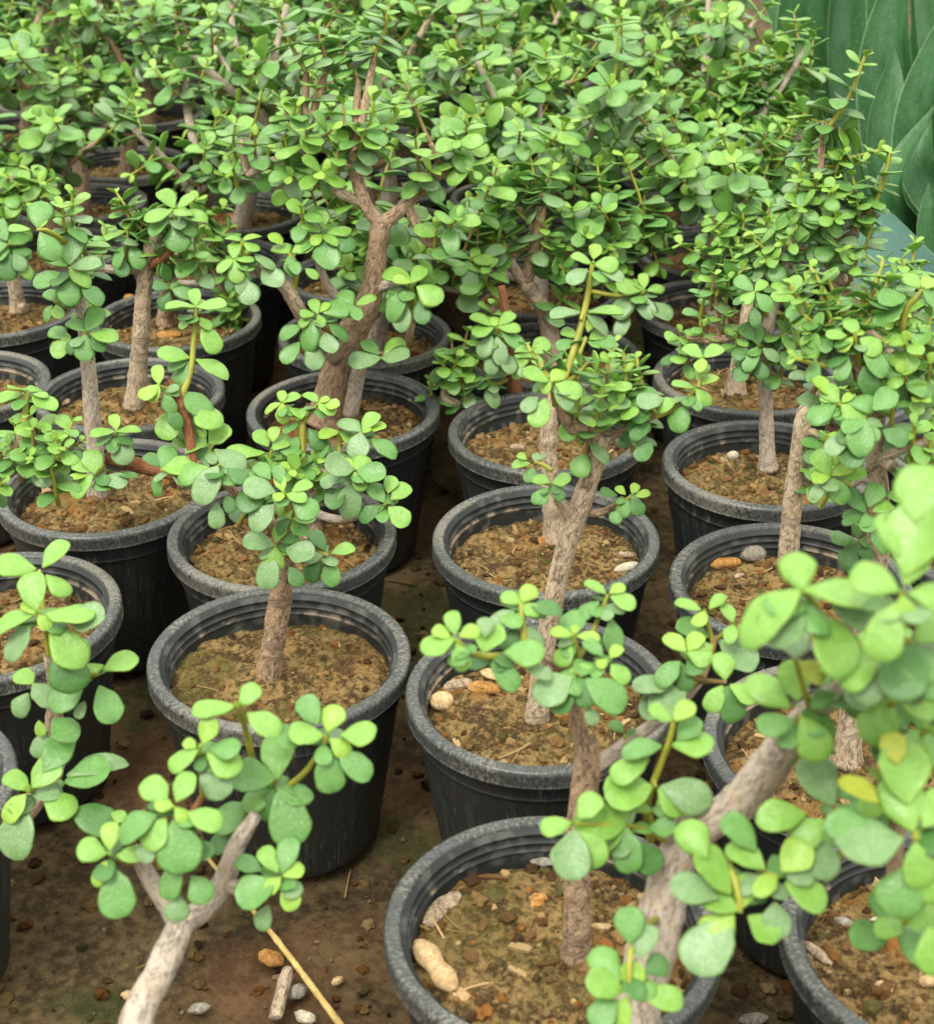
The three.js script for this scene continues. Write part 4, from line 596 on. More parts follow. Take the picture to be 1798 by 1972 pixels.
{
  const b = soilAt(318, 628), p = new Plant('jade plant with a knotted brown trunk and small dark leaves near the round brown stone', b, { seed: 33 });
  p.limb('trunk', [[b, 0.0075], [322, 570, 0, 13], [330, 510, 0, 12], [345, 470, 0.01, 11], [360, 430, 0.02, 10]], bark.brown, { lump: 0.16, ring: 0.12 });
  p.limb('branch', [[328, 545, 0, 6], [380, 545, 0, 6], [430, 545, 0.0, 5]], bark.grey);
  p.limb('branch', [[430, 560, 0.0, 7], [410, 525, 0.0, 7], [385, 490, 0.0, 7], [350, 465, 0.01, 6]], bark.brown);
  p.ros([330, 555, -0.01], [[330, 560, 0]], [[312, 552, 34, 3], [350, 562, 40, 2], [320, 578, 36, 3], [335, 545, 26, 2]], { tip: 0 });
  p.tips([[440, 575, 40, -0.01], [460, 585, 38, -0.005], [425, 580, 36, 0], [452, 612, 36, -0.005], [390, 450, 42, 0], [420, 470, 42, 0.01], [440, 440, 44, 0.02], [410, 410, 42, 0.03], [380, 385, 42, 0.03], [460, 480, 40, 0.0], [400, 520, 36, 0.02], [430, 400, 40, 0.03]], { n: 4, dusty: 0.15 });
}
{
  const b = soilAt(36, 602), p = new Plant('jade plant with broad dusty leaves at the left edge, knob at its trunk foot', b, { seed: 34 });
  p.limb('trunk', [[b, 0.0075], [30, 560, 0, 13], [22, 500, 0, 13], [14, 440, 0, 12], [18, 380, 0.01, 11], [28, 340, 0.01, 9]], bark.tan, { lump: 0.14 });
  p.limb('branch', [[b.clone().add(V(0.004, 0.006, 0.004)), 0.006], [b.clone().add(V(0.010, 0.006, 0.006)), 0.0055]], bark.tan);
  p.ros([18, 470, -0.04], [[20, 500, 0], [20, 485, -0.02]], [[24, 466, 58, 2], [0, 440, 56, 2], [14, 508, 56, 3], [-10, 480, 56, 2], [36, 502, 40, 3], [48, 514, 36, 1]], { tip: 0 });
  p.tips([[10, 420, 48, -0.02], [40, 365, 46, -0.01], [75, 350, 46, 0], [50, 390, 42, -0.02], [0, 380, 46, -0.01], [100, 345, 44, 0.01], [15, 345, 44, 0], [60, 330, 42, 0.02], [-20, 350, 44, 0]], { n: 4 });
}
{
  const b = soilAt(628, 812), p = new Plant('tall jade plant with the thickest furrowed trunk, forked near the top, left of centre', b, { seed: 35 });
  p.limb('trunk', [[b, 0.017], [640, 760, 0, 34], [656, 700, 0, 33], [680, 640, 0, 30], [706, 590, 0, 24], [719, 540, 0, 20], [726, 480, 0, 19], [735, 425, 0, 20]], bark.brown, { lump: 0.15, ring: 0.04, NR: 14 });
  p.limb('branch', [[675, 800, -0.02, 15], [684, 745, -0.02, 15], [694, 700, -0.02, 14], [700, 690, -0.015, 14], [735, 688, 0.01, 11], [770, 690, 0.02, 8]], bark.grey, { rings: 0.02, ring: 0.1 });
  p.limb('branch', [[733, 432, 0, 15], [705, 395, 0.0, 13], [690, 350, 0.005, 13], [682, 312, 0.005, 15]], bark.brown);
  p.limb('branch', [[737, 432, 0, 15], [780, 395, 0.01, 13], [815, 350, 0.015, 15], [850, 325, 0.02, 17], [890, 290, 0.03, 12]], bark.brown);
  p.limb('branch', [[650, 690, -0.01, 17], [600, 635, -0.02, 14], [572, 590, -0.03, 14], [545, 548, -0.03, 13], [482, 512, -0.04, 11]], bark.tan, { ring: 0.1 });
  p.limb('branch', [[690, 610, 0, 10], [650, 575, 0, 9], [622, 530, 0.0, 8], [607, 470, 0.0, 7]], bark.grey);
  p.limb('branch', [[725, 555, 0, 12], [755, 548, -0.01, 11], [790, 550, -0.015, 9]], bark.grey);
  p.limb('branch', [[735, 688, 0, 8], [776, 672, 0.01, 8], [790, 640, 0.0, 7], [794, 590, 0.0, 6]], bark.brown);
  p.limb('branch', [[702, 392, 0.0, 10], [655, 372, 0.01, 10], [612, 352, 0.02, 10], [575, 325, 0.025, 10], [530, 312, 0.03, 11], [476, 336, 0.03, 10]], bark.tan, { ring: 0.1 });
  p.limb('branch', [[478, 334, 0.03, 9], [470, 305, 0.03, 8], [466, 268, 0.03, 7]], bark.tan);
  p.limb('branch', [[782, 395, 0.01, 10], [830, 470, 0, 9], [860, 450, 0.0, 8]], bark.brown);
  p.ros([450, 500, -0.05], [[485, 512, -0.04]], [[452, 482, 40, 1], [436, 510, 40, 1], [453, 520, 46, 1], [462, 540, 50, 4], [470, 556, 52, 4], [470, 498, 34, 1, 1], [440, 540, 36, 3]], { tip: 0.15 });
  p.ros([466, 465, -0.04], [[482, 510, -0.04], [468, 488, -0.04]], [[452, 458, 36, 1, 1], [482, 456, 40, 0, 1], [484, 472, 34, 1, 1], [508, 496, 46, 4, 1], [522, 522, 52, 4]], { tip: 0.2 });
  p.ros([556, 488, -0.03], [[560, 580, -0.03], [572, 515, -0.03], [565, 498, -0.03]], [[545, 478, 46, 1, 1], [582, 478, 46, 1], [530, 455, 34, 0, 1], [596, 520, 30, 1], [560, 510, 40, 2, 1]], { r: 6, tip: 0 });
  p.ros([612, 606, -0.05], [[640, 640, -0.02], [618, 625, -0.04]], [[606, 590, 34, 1], [624, 590, 28, 0], [592, 604, 28, 1], [618, 616, 26, 1], [648, 590, 60, 2], [596, 640, 58, 2], [560, 632, 46, 2], [560, 670, 50, 2], [604, 678, 50, 4], [650, 632, 46, 3], [632, 655, 44, 4], [588, 615, 28, 1]], { tip: 0.12 });
  p.ros([680, 590, -0.04], [[690, 606, -0.01]], [[668, 572, 40, 2], [704, 578, 40, 1, 1], [684, 600, 42, 2, 1]], { tip: 0 });
  p.ros([735, 690, -0.04], [[735, 690, 0.0]], [[704, 694, 60, 4], [760, 690, 56, 4], [715, 668, 42, 2, 1], [755, 665, 50, 1, 1]], { tip: 0 });
  p.ros([792, 545, -0.03], [[794, 592, 0], [793, 565, -0.02]], [[768, 530, 60, 1], [805, 530, 46, 1], [826, 562, 54, 1], [764, 582, 60, 2], [776, 605, 52, 4], [810, 596, 46, 3], [775, 540, 36, 0]], { r: 6, tip: 0 });
  p.ros([622, 452, -0.02], [[610, 475, 0], [616, 462, -0.01]], [[600, 432, 48, 1, 1], [650, 440, 48, 1, 1], [612, 462, 30, 0], [634, 458, 36, 1], [630, 490, 60, 2], [590, 470, 48, 2], [660, 462, 46, 3], [620, 420, 34, 1]], { tip: 0.15 });
  p.tips([[570, 205, 52, 0.02], [590, 250, 52, 0.0], [610, 150, 44, 0.04], [720, 195, 56, 0.0], [705, 250, 52, -0.01], [650, 290, 50, 0.0], [620, 330, 50, -0.02], [580, 400, 46, -0.02], [760, 225, 52, 0.01], [800, 270, 52, 0.0], [830, 330, 54, 0.0], [880, 270, 54, 0.0], [910, 330, 52, 0.0], [660, 200, 48, 0.03], [540, 190, 46, 0.04], [780, 160, 46, 0.04], [640, 250, 50, 0.0], [840, 440, 46, -0.01], [880, 420, 50, -0.02], [560, 340, 48, 0.0], [600, 370, 44, 0.02], [900, 240, 48, 0.02], [550, 270, 48, 0.02], [452, 240, 46, 0.03], [492, 262, 46, 0.03], [440, 300, 44, 0.03]], { n: 4 });
  for (const [bx, by, tx, ty] of [[590, 140, 528, 5], [630, 130, 610, 60], [720, 110, 750, 10], [690, 150, 650, 75]]) { const B = p.P([bx, by, 0.05]), T = p.P([tx, ty, 0.06]); p.grow(B, T, 0.019, { n: 7, r: 0.0016 }); p.limb('branch', [[p.nearest(bx, by + 80).clone(), 0.004], [B, 0.0025]], bark.brown); }
}
{
  const b = soilAt(1004, 790), p = new Plant('jade plant with a thin reddish stem and a low crooked branch reaching left, centre', b, { seed: 36 });
  p.limb('trunk', [[b, 0.0062], [985, 725, 0, 12], [976, 660, 0, 10], [972, 600, 0.005, 9], [965, 550, 0.01, 7]], bark.red, { lump: 0.14 });
  p.limb('branch', [[1000, 770, 0, 9], [930, 782, -0.01, 9], [872, 775, -0.02, 10], [856, 765, -0.02, 9], [868, 725, -0.02, 7]], bark.tan, { ring: 0.14 });
  p.ros([955, 630, -0.02], [[975, 680, 0], [962, 650, -0.015]], [[925, 618, 44, 1, 1], [952, 620, 30, 0], [930, 635, 42, 1], [978, 630, 42, 1], [974, 612, 40, 1, 1], [935, 662, 44, 4], [960, 672, 54, 4], [985, 650, 52, 2], [975, 690, 44, 4], [945, 690, 42, 4]], { tip: 0.15 });
  p.ros([1020, 682, -0.02], [[980, 710, 0], [1000, 700, -0.01]], [[1008, 668, 34, 0], [1040, 668, 42, 1], [1004, 694, 46, 1], [1000, 712, 32, 1], [1030, 690, 34, 1]], { tip: 0.15 });
  p.ros([935, 730, -0.02], [[985, 725, 0], [955, 740, -0.01]], [[952, 722, 58, 4], [910, 735, 52, 4], [945, 760, 44, 4], [918, 790, 38, 3], [900, 745, 40, 2]], { tip: 0 });
  p.tips([[850, 700, 42, -0.03], [880, 690, 40, -0.03], [830, 735, 40, -0.02], [885, 725, 44, -0.03], [905, 700, 42, -0.02], [950, 590, 44, 0], [900, 640, 42, 0], [920, 670, 42, 0], [870, 660, 42, 0.0]], { n: 4, reach: 0.03 });
}
{
  const b = soilAt(1062, 708), p = new Plant('jade plant with a ringed trunk forking into a torn stub and a sawn upright arm', b, { seed: 37 });
  p.limb('trunk', [[b, 0.0095], [1060, 650, 0, 18], [1048, 600, 0, 16], [1022, 560, 0, 15], [1008, 540, 0, 14]], bark.tan, { rings: 0.009, ring: 0.12, lump: 0.14 });
  p.limb('branch', [[1010, 545, 0, 13], [992, 520, -0.005, 11], [982, 498, -0.005, 8]], bark.tan, { lump: 0.25 });
  p.limb('branch', [[1012, 542, 0, 14], [1026, 490, 0, 12], [1036, 440, 0, 12], [1040, 394, 0, 12]], bark.brown);
  p.limb('branch', [[1000, 535, 0, 9], [950, 522, -0.01, 9], [905, 512, -0.015, 7]], bark.grey);
  p.ros([905, 500, -0.03], [[910, 512, -0.015]], [[885, 490, 38, 2], [912, 485, 26, 1], [928, 500, 38, 1], [905, 530, 50, 4], [950, 480, 46, 4], [890, 515, 34, 2]], { tip: 0.2 });
  p.ros([1240, 562, -0.02], [[1130, 560, 0.01], [1190, 570, -0.005], [1222, 570, -0.015]], [[1212, 552, 50, 1], [1262, 552, 36, 1], [1205, 582, 58, 4], [1246, 592, 46, 4], [1272, 596, 50, 4, 1], [1205, 618, 48, 4], [1230, 548, 36, 1, 1], [1240, 540, 32, 0]], { tip: 0.15 });
  p.limb('branch', [[1046, 480, 0, 9], [1110, 450, 0.02, 8], [1180, 440, 0.03, 7], [1240, 420, 0.05, 5]], bark.brown);
  p.tips([[1060, 330, 48, 0.01], [1075, 470, 44, -0.01], [985, 395, 46, 0], [1005, 345, 46, 0.01], [1100, 400, 46, 0], [950, 465, 46, 0], [920, 440, 46, 0], [1090, 520, 44, -0.01], [1180, 480, 46, 0], [1130, 450, 46, -0.01], [1150, 395, 48, 0], [940, 400, 46, 0.02], [1100, 560, 46, 0.01], [1160, 560, 46, 0.02], [1020, 300, 48, 0.02], [1200, 520, 44, 0.02], [960, 350, 46, 0.03], [1050, 430, 42, -0.01], [1205, 430, 46, 0.03], [1235, 470, 46, 0.03], [1180, 370, 46, 0.04], [1262, 395, 46, 0.06], [1240, 340, 46, 0.08], [1200, 300, 48, 0.06], [1290, 450, 44, 0.06], [1270, 520, 42, 0.04], [1150, 320, 46, 0.06]], { n: 5 });
}
{
  const b = soilAt(1477, 905), p = new Plant('jade plant with a very straight smooth trunk and small dark lower leaves, right of centre', b, { seed: 38 });
  p.limb('trunk', [[b, 0.0072], [1476, 860, 0, 15], [1474, 780, 0, 14], [1472, 690, 0, 14], [1482, 610, 0, 13], [1500, 560, 0.01, 11], [1510, 500, 0.02, 9]], bark.grey, { rings: 0.022, ring: 0.1 });
  p.limb('branch', [[1474, 655, 0, 8], [1420, 650, 0, 8], [1360, 655, 0, 7], [1320, 650, 0.0, 4]], bark.brown);
  p.limb('branch', [[1385, 655, 0, 5], [1380, 610, 0, 4], [1376, 570, 0, 4]], bark.brown);
  p.ros([1460, 665, -0.02], [[1474, 668, 0]], [[1455, 646, 46, 2], [1446, 690, 52, 2], [1482, 680, 36, 4], [1425, 678, 34, 3], [1428, 716, 40, 3], [1464, 710, 34, 3], [1440, 640, 40, 3]], { tip: 0 });
  p.ros([1452, 562, -0.02], [[1480, 615, 0], [1462, 585, -0.01]], [[1433, 548, 42, 2], [1464, 550, 34, 1], [1440, 572, 34, 1], [1470, 580, 44, 2], [1425, 575, 32, 3], [1452, 605, 40, 3]], { tip: 0 });
  p.ros([1540, 575, -0.02], [[1490, 600, 0], [1545, 615, -0.01], [1556, 590, -0.018]], [[1505, 550, 42, 1, 1], [1532, 545, 36, 1], [1506, 570, 46, 1], [1530, 590, 50, 2, 1], [1540, 610, 48, 4]], { r: 5, tip: 0 });
  p.tips([[1420, 640, 36, -0.01], [1395, 600, 34, 0], [1350, 620, 34, 0], [1310, 640, 36, 0.01], [1330, 660, 34, 0], [1400, 540, 40, 0], [1430, 520, 40, 0.02], [1360, 560, 38, 0.01], [1375, 530, 38, 0], [1410, 500, 42, 0.02], [1470, 500, 42, 0.01], [1520, 640, 42, -0.01], [1555, 660, 44, -0.01], [1500, 470, 44, 0.02], [1540, 490, 44, 0.02], [1450, 460, 44, 0.02], [1550, 540, 42, 0.0], [1505, 690, 38, -0.01], [1510, 610, 42, 0.0], [1480, 430, 42, 0.03]], { n: 4, dusty: 0.12 });
}
{
  const b = soilAt(1414, 760), p = new Plant('jade plant with a dry leaning split trunk behind the very straight one', b, { seed: 39 });
  p.limb('trunk', [[b, 0.0085], [1420, 700, 0, 14], [1430, 640, 0.01, 12], [1440, 580, 0.02, 11], [1440, 520, 0.03, 9]], bark.tan, { lump: 0.2 });
  p.tips([[1420, 470, 42, 0.02], [1390, 450, 42, 0.03], [1460, 440, 42, 0.03], [1350, 480, 42, 0.02], [1330, 520, 42, 0.03], [1480, 400, 42, 0.04], [1430, 410, 44, 0.04], [1370, 420, 42, 0.04], [1500, 450, 42, 0.04], [1310, 470, 40, 0.03]], { n: 5 });
}
{
  const b = V(0.400, SOIL_Y - 0.003, -1.075), p = new Plant('jade plant at the right with a corky broken trunk end and long green upright shoots', b, { seed: 40, Z: 1.09 });
  p.limb('trunk', [[b, 0.01], [1760, 720, 0, 20], [1680, 640, 0, 19], [1620, 560, 0, 18], [1592, 470, 0, 17], [1575, 425, 0, 17], [1560, 400, 0, 14]], bark.tan, { lump: 0.2, ring: 0.12 });
  p.limb('branch', [[1590, 465, 0, 11], [1584, 400, 0.005, 9], [1580, 320, 0.01, 8], [1586, 236, 0.015, 7]], bark.brown);
  p.limb('branch', [[1592, 470, 0, 10], [1640, 450, -0.01, 7], [1650, 430, -0.01, 6]], bark.brown);
  for (const [pts, n] of [[[[1590, 250, 0.015], [1625, 190, 0.02], [1665, 108, 0.02]], 7], [[[1645, 445, -0.01], [1680, 370, -0.01], [1714, 295, -0.01]], 6], [[[1584, 300, 0.01], [1620, 280, 0.01], [1690, 290, 0.02]], 5], [[[1580, 330, 0.01], [1530, 360, 0.0], [1515, 430, 0.0]], 5]]) { const a = p.P(pts[0]), c = p.P(pts[2]); p.grow(a, c, 0.0185, { n, r: 0.0017, mat: stemMat }); }
  p.tips([[1540, 330, 44, 0], [1560, 290, 44, 0.02], [1620, 300, 46, 0], [1640, 340, 46, 0], [1600, 370, 44, -0.02], [1540, 400, 44, -0.02], [1650, 390, 46, -0.02], [1680, 430, 44, -0.02], [1610, 420, 44, -0.03], [1560, 250, 42, 0.03], [1630, 250, 44, 0.02], [1530, 440, 42, -0.02], [1570, 350, 44, -0.01], [1660, 310, 42, 0.01], [1620, 480, 44, -0.03], [1650, 500, 42, -0.03], [1545, 215, 40, 0.04], [1510, 470, 42, -0.02], [1700, 340, 40, 0.0]], { n: 5 });
}
{
  const b = V(0.405, SOIL_Y - 0.003, -0.90), p = new Plant('jade plant at the right edge with pale upright tips beside the broad blue green leaf', b, { seed: 41, Z: 0.95 });
  p.limb('trunk', [[b, 0.009], [1830, 800, 0, 20], [1790, 700, 0, 17], [1760, 620, 0, 14], [1740, 570, 0, 10]], bark.tan, { lump: 0.16 });
  p.tips([[1735, 500, 46, 0], [1770, 515, 44, 0.01], [1700, 540, 44, 0.01], [1760, 470, 40, 0.02], [1720, 620, 46, -0.01], [1790, 560, 48, 0], [1790, 640, 46, -0.01], [1770, 730, 46, -0.02], [1790, 790, 46, -0.02], [1690, 560, 42, 0.0], [1745, 600, 46, -0.02]], { n: 5 });
}
pot('AN', 0.425, 1.53, 2, 'black plastic pot hidden behind the corky broken trunk at the right');
{
  const b = V(0.41, SOIL_Y - 0.003, -1.53), p = new Plant('jade plant with a thick brown fork seen through leaves before the big dark leaves', b, { seed: 42, Z: 1.55 });
  p.limb('trunk', [[b, 0.011], [1570, 430, 0, 19], [1516, 366, 0, 19], [1494, 318, 0, 18], [1488, 290, 0, 17]], bark.brown, { lump: 0.16 });
  p.limb('branch', [[1490, 296, 0, 13], [1470, 262, 0, 11], [1453, 230, 0, 10], [1440, 195, 0, 7]], bark.brown);
  p.limb('branch', [[1490, 292, 0, 12], [1525, 268, 0, 11], [1552, 250, 0, 8]], bark.tan);
  for (const [a, c, n] of [[[1455, 235, 0], [1540, 150, 0.02], 6], [[1445, 200, 0], [1422, 95, 0.02], 6], [[1550, 250, 0], [1566, 60, 0.05], 7], [[1470, 260, 0], [1485, 120, 0.03], 6]]) p.grow(p.P(a), p.P(c), 0.020, { n, r: 0.0018, mat: stemMat });
  p.tips([[1400, 190, 40, 0], [1430, 170, 40, 0], [1380, 240, 42, 0], [1420, 260, 44, -0.02], [1400, 290, 44, -0.02], [1450, 320, 40, -0.02], [1360, 210, 40, 0.02], [1500, 200, 40, 0], [1520, 230, 40, 0], [1460, 140, 38, 0.03], [1400, 140, 38, 0.03], [1350, 170, 38, 0.04], [1540, 200, 38, 0.03], [1390, 330, 40, 0], [1360, 290, 40, 0], [1510, 160, 36, 0.04]], { n: 5 });
}
bush('dense jade plant filling the space behind the thickest trunk', -0.085, 1.295, { seed: 51, h: 0.15, spread: 0.085, limbs: 6, shoots: 6, lean: [0.03, -0.01] });
bush('jade plant with a crooked low limb and coarse bark chips at its foot, upper left', -0.262, 1.685, { seed: 52, h: 0.22, spread: 0.11, limbs: 5, shoots: 4, lean: [0.03, 0] });
bush('leafy jade plant standing just behind the fork of the thickest trunk', -0.104, 1.462, { seed: 53, h: 0.24, spread: 0.105, limbs: 5, shoots: 5 });
bush('jade plant with drooping dusty leaves behind the knotted brown trunk, left', -0.268, 1.51, { seed: 54, h: 0.17, spread: 0.09, limbs: 5, shoots: 4 });
bush('jade plant with a stubby split stem above the pot behind the left edge plant', -0.44, 1.545, { seed: 55, h: 0.17, spread: 0.085, limbs: 5, shoots: 4 });
bush('jade plant with bright lime tips just left of the upright sawn arm', 0.072, 1.42, { seed: 56, h: 0.22, spread: 0.12, limbs: 6, shoots: 5 });
bush('spreading jade plant above the orange soil and small pale stone, right of centre', 0.259, 1.535, { seed: 57, h: 0.19, spread: 0.115, limbs: 6, shoots: 6 });
bush('jade plant with hanging lower leaves over the pot strip, behind the straight trunk', 0.243, 1.372, { seed: 58, h: 0.15, spread: 0.1, limbs: 5, shoots: 6 });
bush('jade plant right behind the bark chip pot, small rounded crown', -0.267, 1.838, { seed: 59, h: 0.2, spread: 0.1, limbs: 5, shoots: 4 });
bush('jade plant with crowded grey green leaves over the hidden pot, right of centre', 0.262, 1.692, { seed: 60, h: 0.2, spread: 0.12, limbs: 6, shoots: 6 });
bush('jade plant with drooping leaves above the low front rim at the left', -0.452, 1.718, { seed: 61, h: 0.17, spread: 0.085, limbs: 5, shoots: 4 });
bush('jade plant with a crooked trunk branching low over bare brown soil, upper left', -0.432, 1.892, { seed: 62, h: 0.24, spread: 0.11, limbs: 5, shoots: 4, lean: [0.03, 0] });
bush('jade plant with a mound of leaves in the middle of the upper half', 0.078, 1.585, { seed: 63, h: 0.21, spread: 0.125, limbs: 6, shoots: 5 });
bush('jade plant with mixed dusty and lime leaves behind the forked plant crown', -0.095, 1.632, { seed: 64, h: 0.2, spread: 0.1, limbs: 5, shoots: 4 });
pot(null, 0.078, 1.585, 1, 'black plastic pot under the mound of leaves in the middle of the upper half');
pot(null, -0.095, 1.632, 2, 'black plastic pot under the mixed dusty and lime leaves behind the forked plant');

// ---------------------------------------------------------------- distant rows, out of focus
{
  const protos = [];
  for (let k = 0; k < 5; k++) {
    const p = bush('distant jade plant standing out of focus in the far rows of pots', 0, 0, { seed: 200 + k, h: [0.23, 0.2, 0.25, 0.19, 0.22][k], spread: 0.1, limbs: 5, shoots: 5, fine: 0, n: 4, L: 0.0245 });
    const list = [], keep = [], wood = []; p.o.updateMatrixWorld(true); const inv = p.o.matrixWorld.clone().invert();
    p.o.traverse((o) => { if (!o.isMesh) return; const m = inv.clone().multiply(o.matrixWorld); if (o.name === 'leaf') { const i = leafMats.indexOf(o.material), g = o.geometry.clone().applyMatrix4(m), j = 0.85 + 0.3 * p.r(); g.deleteAttribute('uv'); list.push(tint(g, tones[i].map((c) => c * j))); } else if (o.name === 'trunk') keep.push(o); else wood.push([o.name, o.geometry.clone().applyMatrix4(m), o.material]); });
    p.o.clear(); keep.forEach((o) => p.o.add(o));
    mesh('branches', mergeGeometries(wood.filter((w) => w[0] === 'branch').map((w) => w[1])), bark.tan, p.o).userData.kind = 'stuff';
    mesh('shoots', mergeGeometries(wood.filter((w) => w[0] === 'shoot').map((w) => w[1])), stemMat, p.o).userData.kind = 'stuff';
    mesh('foliage', mergeGeometries(list), foliageMat, p.o).userData.kind = 'stuff';
    scene.remove(p.o); protos.push(p.o);
  }
  const r = rng(4242); let n = 0; const taken = Object.values(pots).map((q) => [q.x, q.Z]).concat([[0.078, 1.585], [-0.095, 1.632]]);
  for (let row = 0; row < 13; row++) for (let c = -8; c <= 3; c++) {
    const x = 0.075 + c * 0.172 + (r() - 0.5) * 0.03, Z = 1.56 + row * 0.168 + (c & 1 ? 0.08 : 0) + (r() - 0.5) * 0.03, a = r(), y = r(), k = Math.floor(r() * 5);
    const d = Z * CP + 0.4 * SP; if (Math.abs(x) > 0.335 * d + 0.06 || x > 0.36 || (x < -0.5 && Z < 1.6)) continue;
    if (taken.some(([tx, tz]) => Math.hypot(tx - x, tz - Z) < 0.125)) continue;
    if (Z > 2.35 && x > 0.16 && x < 0.3 && a < 0.6) continue;
    const near = Z < 1.95; n++;
    pot(null, x, Z, k % 4, 'distant black plastic pot half hidden by foliage in the far rows', 'black pots in the distant rows');
    const o = protos[k].clone(); o.name = numbered('jade_plant'); o.position.set(x, SOIL_Y - 0.004, -Z); o.rotation.y = y * 6.28; o.scale.setScalar(0.92 + 0.22 * a); o.userData = { label: 'distant jade plant standing out of focus in the far rows of pots', category: 'plant', group: 'jade plants in the distant rows' }; scene.add(o);
  }
  for (const key of ['AE', 'AH']) { const q = pots[key], o = protos[key === 'AE' ? 1 : 3].clone(); o.name = numbered('jade_plant'); o.position.set(q.x, SOIL_Y - 0.004, -q.Z); o.rotation.y = 1.3; scene.add(o); tag(o, key === 'AE' ? 'jade plant behind a strip of brown soil between dense leaves, right of centre' : 'jade plant rising from the open dark rim far back, right of centre', 'plant'); }
}

// ---------------------------------------------------------------- broad leaved agave at the right
const agaveMap = colourMap(512, (u, v) => {
  const e = Math.abs(u - 0.5) * 2, n = fbm(u * 6, v * 10, 701, 4), s = fbm(u * 46, v * 5, 709, 2), f = fbm(u * 60, v * 90, 719, 2); let c = mix3([0.016, 0.075, 0.018], [0.045, 0.155, 0.042], n * 0.7 + s * 0.3);
  c = mix3(c, [0.075, 0.19, 0.085], 0.4 * sstep(0.5, 0.72, fbm(u * 3, v * 5, 727, 3))); c = mix3(c, [0.18, 0.26, 0.18], 0.3 * sstep(0.62, 0.75, f)); return mix3(c, [0.30, 0.46, 0.22], 0.8 * sstep(0.965, 0.995, e));
});
const agaveMat = new THREE.MeshPhysicalMaterial({ map: agaveMap, specularIntensity: 0.6, roughness: 0.38, bumpMap: leafBump, bumpScale: 0.0006 });
const agaveDusty = new THREE.MeshPhysicalMaterial({ map: colourMap(256, (u, v) => { const n = fbm(u * 7, v * 9, 741, 4), f = fbm(u * 70, v * 80, 743, 2), e = Math.abs(u - 0.5) * 2; let c = mix3([0.05, 0.145, 0.11], [0.12, 0.255, 0.2], n * 0.5 + f * 0.5); return mix3(c, [0.32, 0.5, 0.2], 0.8 * sstep(0.975, 0.995, e)); }), roughness: 0.6 });
function agaveLeaf(pts, w, { roll = 0, gutter = 0.28, wide = 0.45, th = 0.006, face = V(0, 0.35, 1) }) {
  const curve = new THREE.CatmullRomCurve3(pts), N = 28, K = 12, pos = [], uv = [], idx = [];
  for (let i = 0; i <= N; i++) {
    const u = i / N, p = curve.getPointAt(u), t = curve.getTangentAt(u), nrm = face.clone().addScaledVector(t, -face.dot(t)).normalize().applyAxisAngle(t, roll), side = t.clone().cross(nrm).normalize();
    const hw = 0.5 * w * Math.max(0.002, u < wide ? lerp(0.55, 1, Math.sin(Math.PI / 2 * u / wide)) : Math.pow(Math.max(0, 1 - Math.pow((u - wide) / (1 - wide), 1.7)), 0.9));
    for (let j = 0; j < K * 2; j++) { const top = j < K, q = top ? j / (K - 1) * 2 - 1 : 1 - (j - K) / (K - 1) * 2, x = q * hw, y = gutter * hw * q * q * (1 + 0.1 * Math.sin(9 * u + 3 * q)) - (top ? 0 : th * (1 - 0.92 * q * q) * (1 - 0.7 * u)); const v = p.clone().addScaledVector(side, x).addScaledVector(nrm, y); pos.push(v.x, v.y, v.z); uv.push(0.5 + q * 0.5, u * 2.2); }
  }
  const K2 = K * 2; for (let i = 0; i < N; i++) for (let j = 0; j < K2; j++) { const a = i * K2 + j, b = i * K2 + (j + 1) % K2; idx.push(a, b, a + K2, b, b + K2, a + K2); }
  const g = new THREE.BufferGeometry(); g.setAttribute('position', new THREE.Float32BufferAttribute(pos, 3)); g.setAttribute('uv', new THREE.Float32BufferAttribute(uv, 2)); g.setIndex(idx); g.computeVertexNormals(); return g;
}
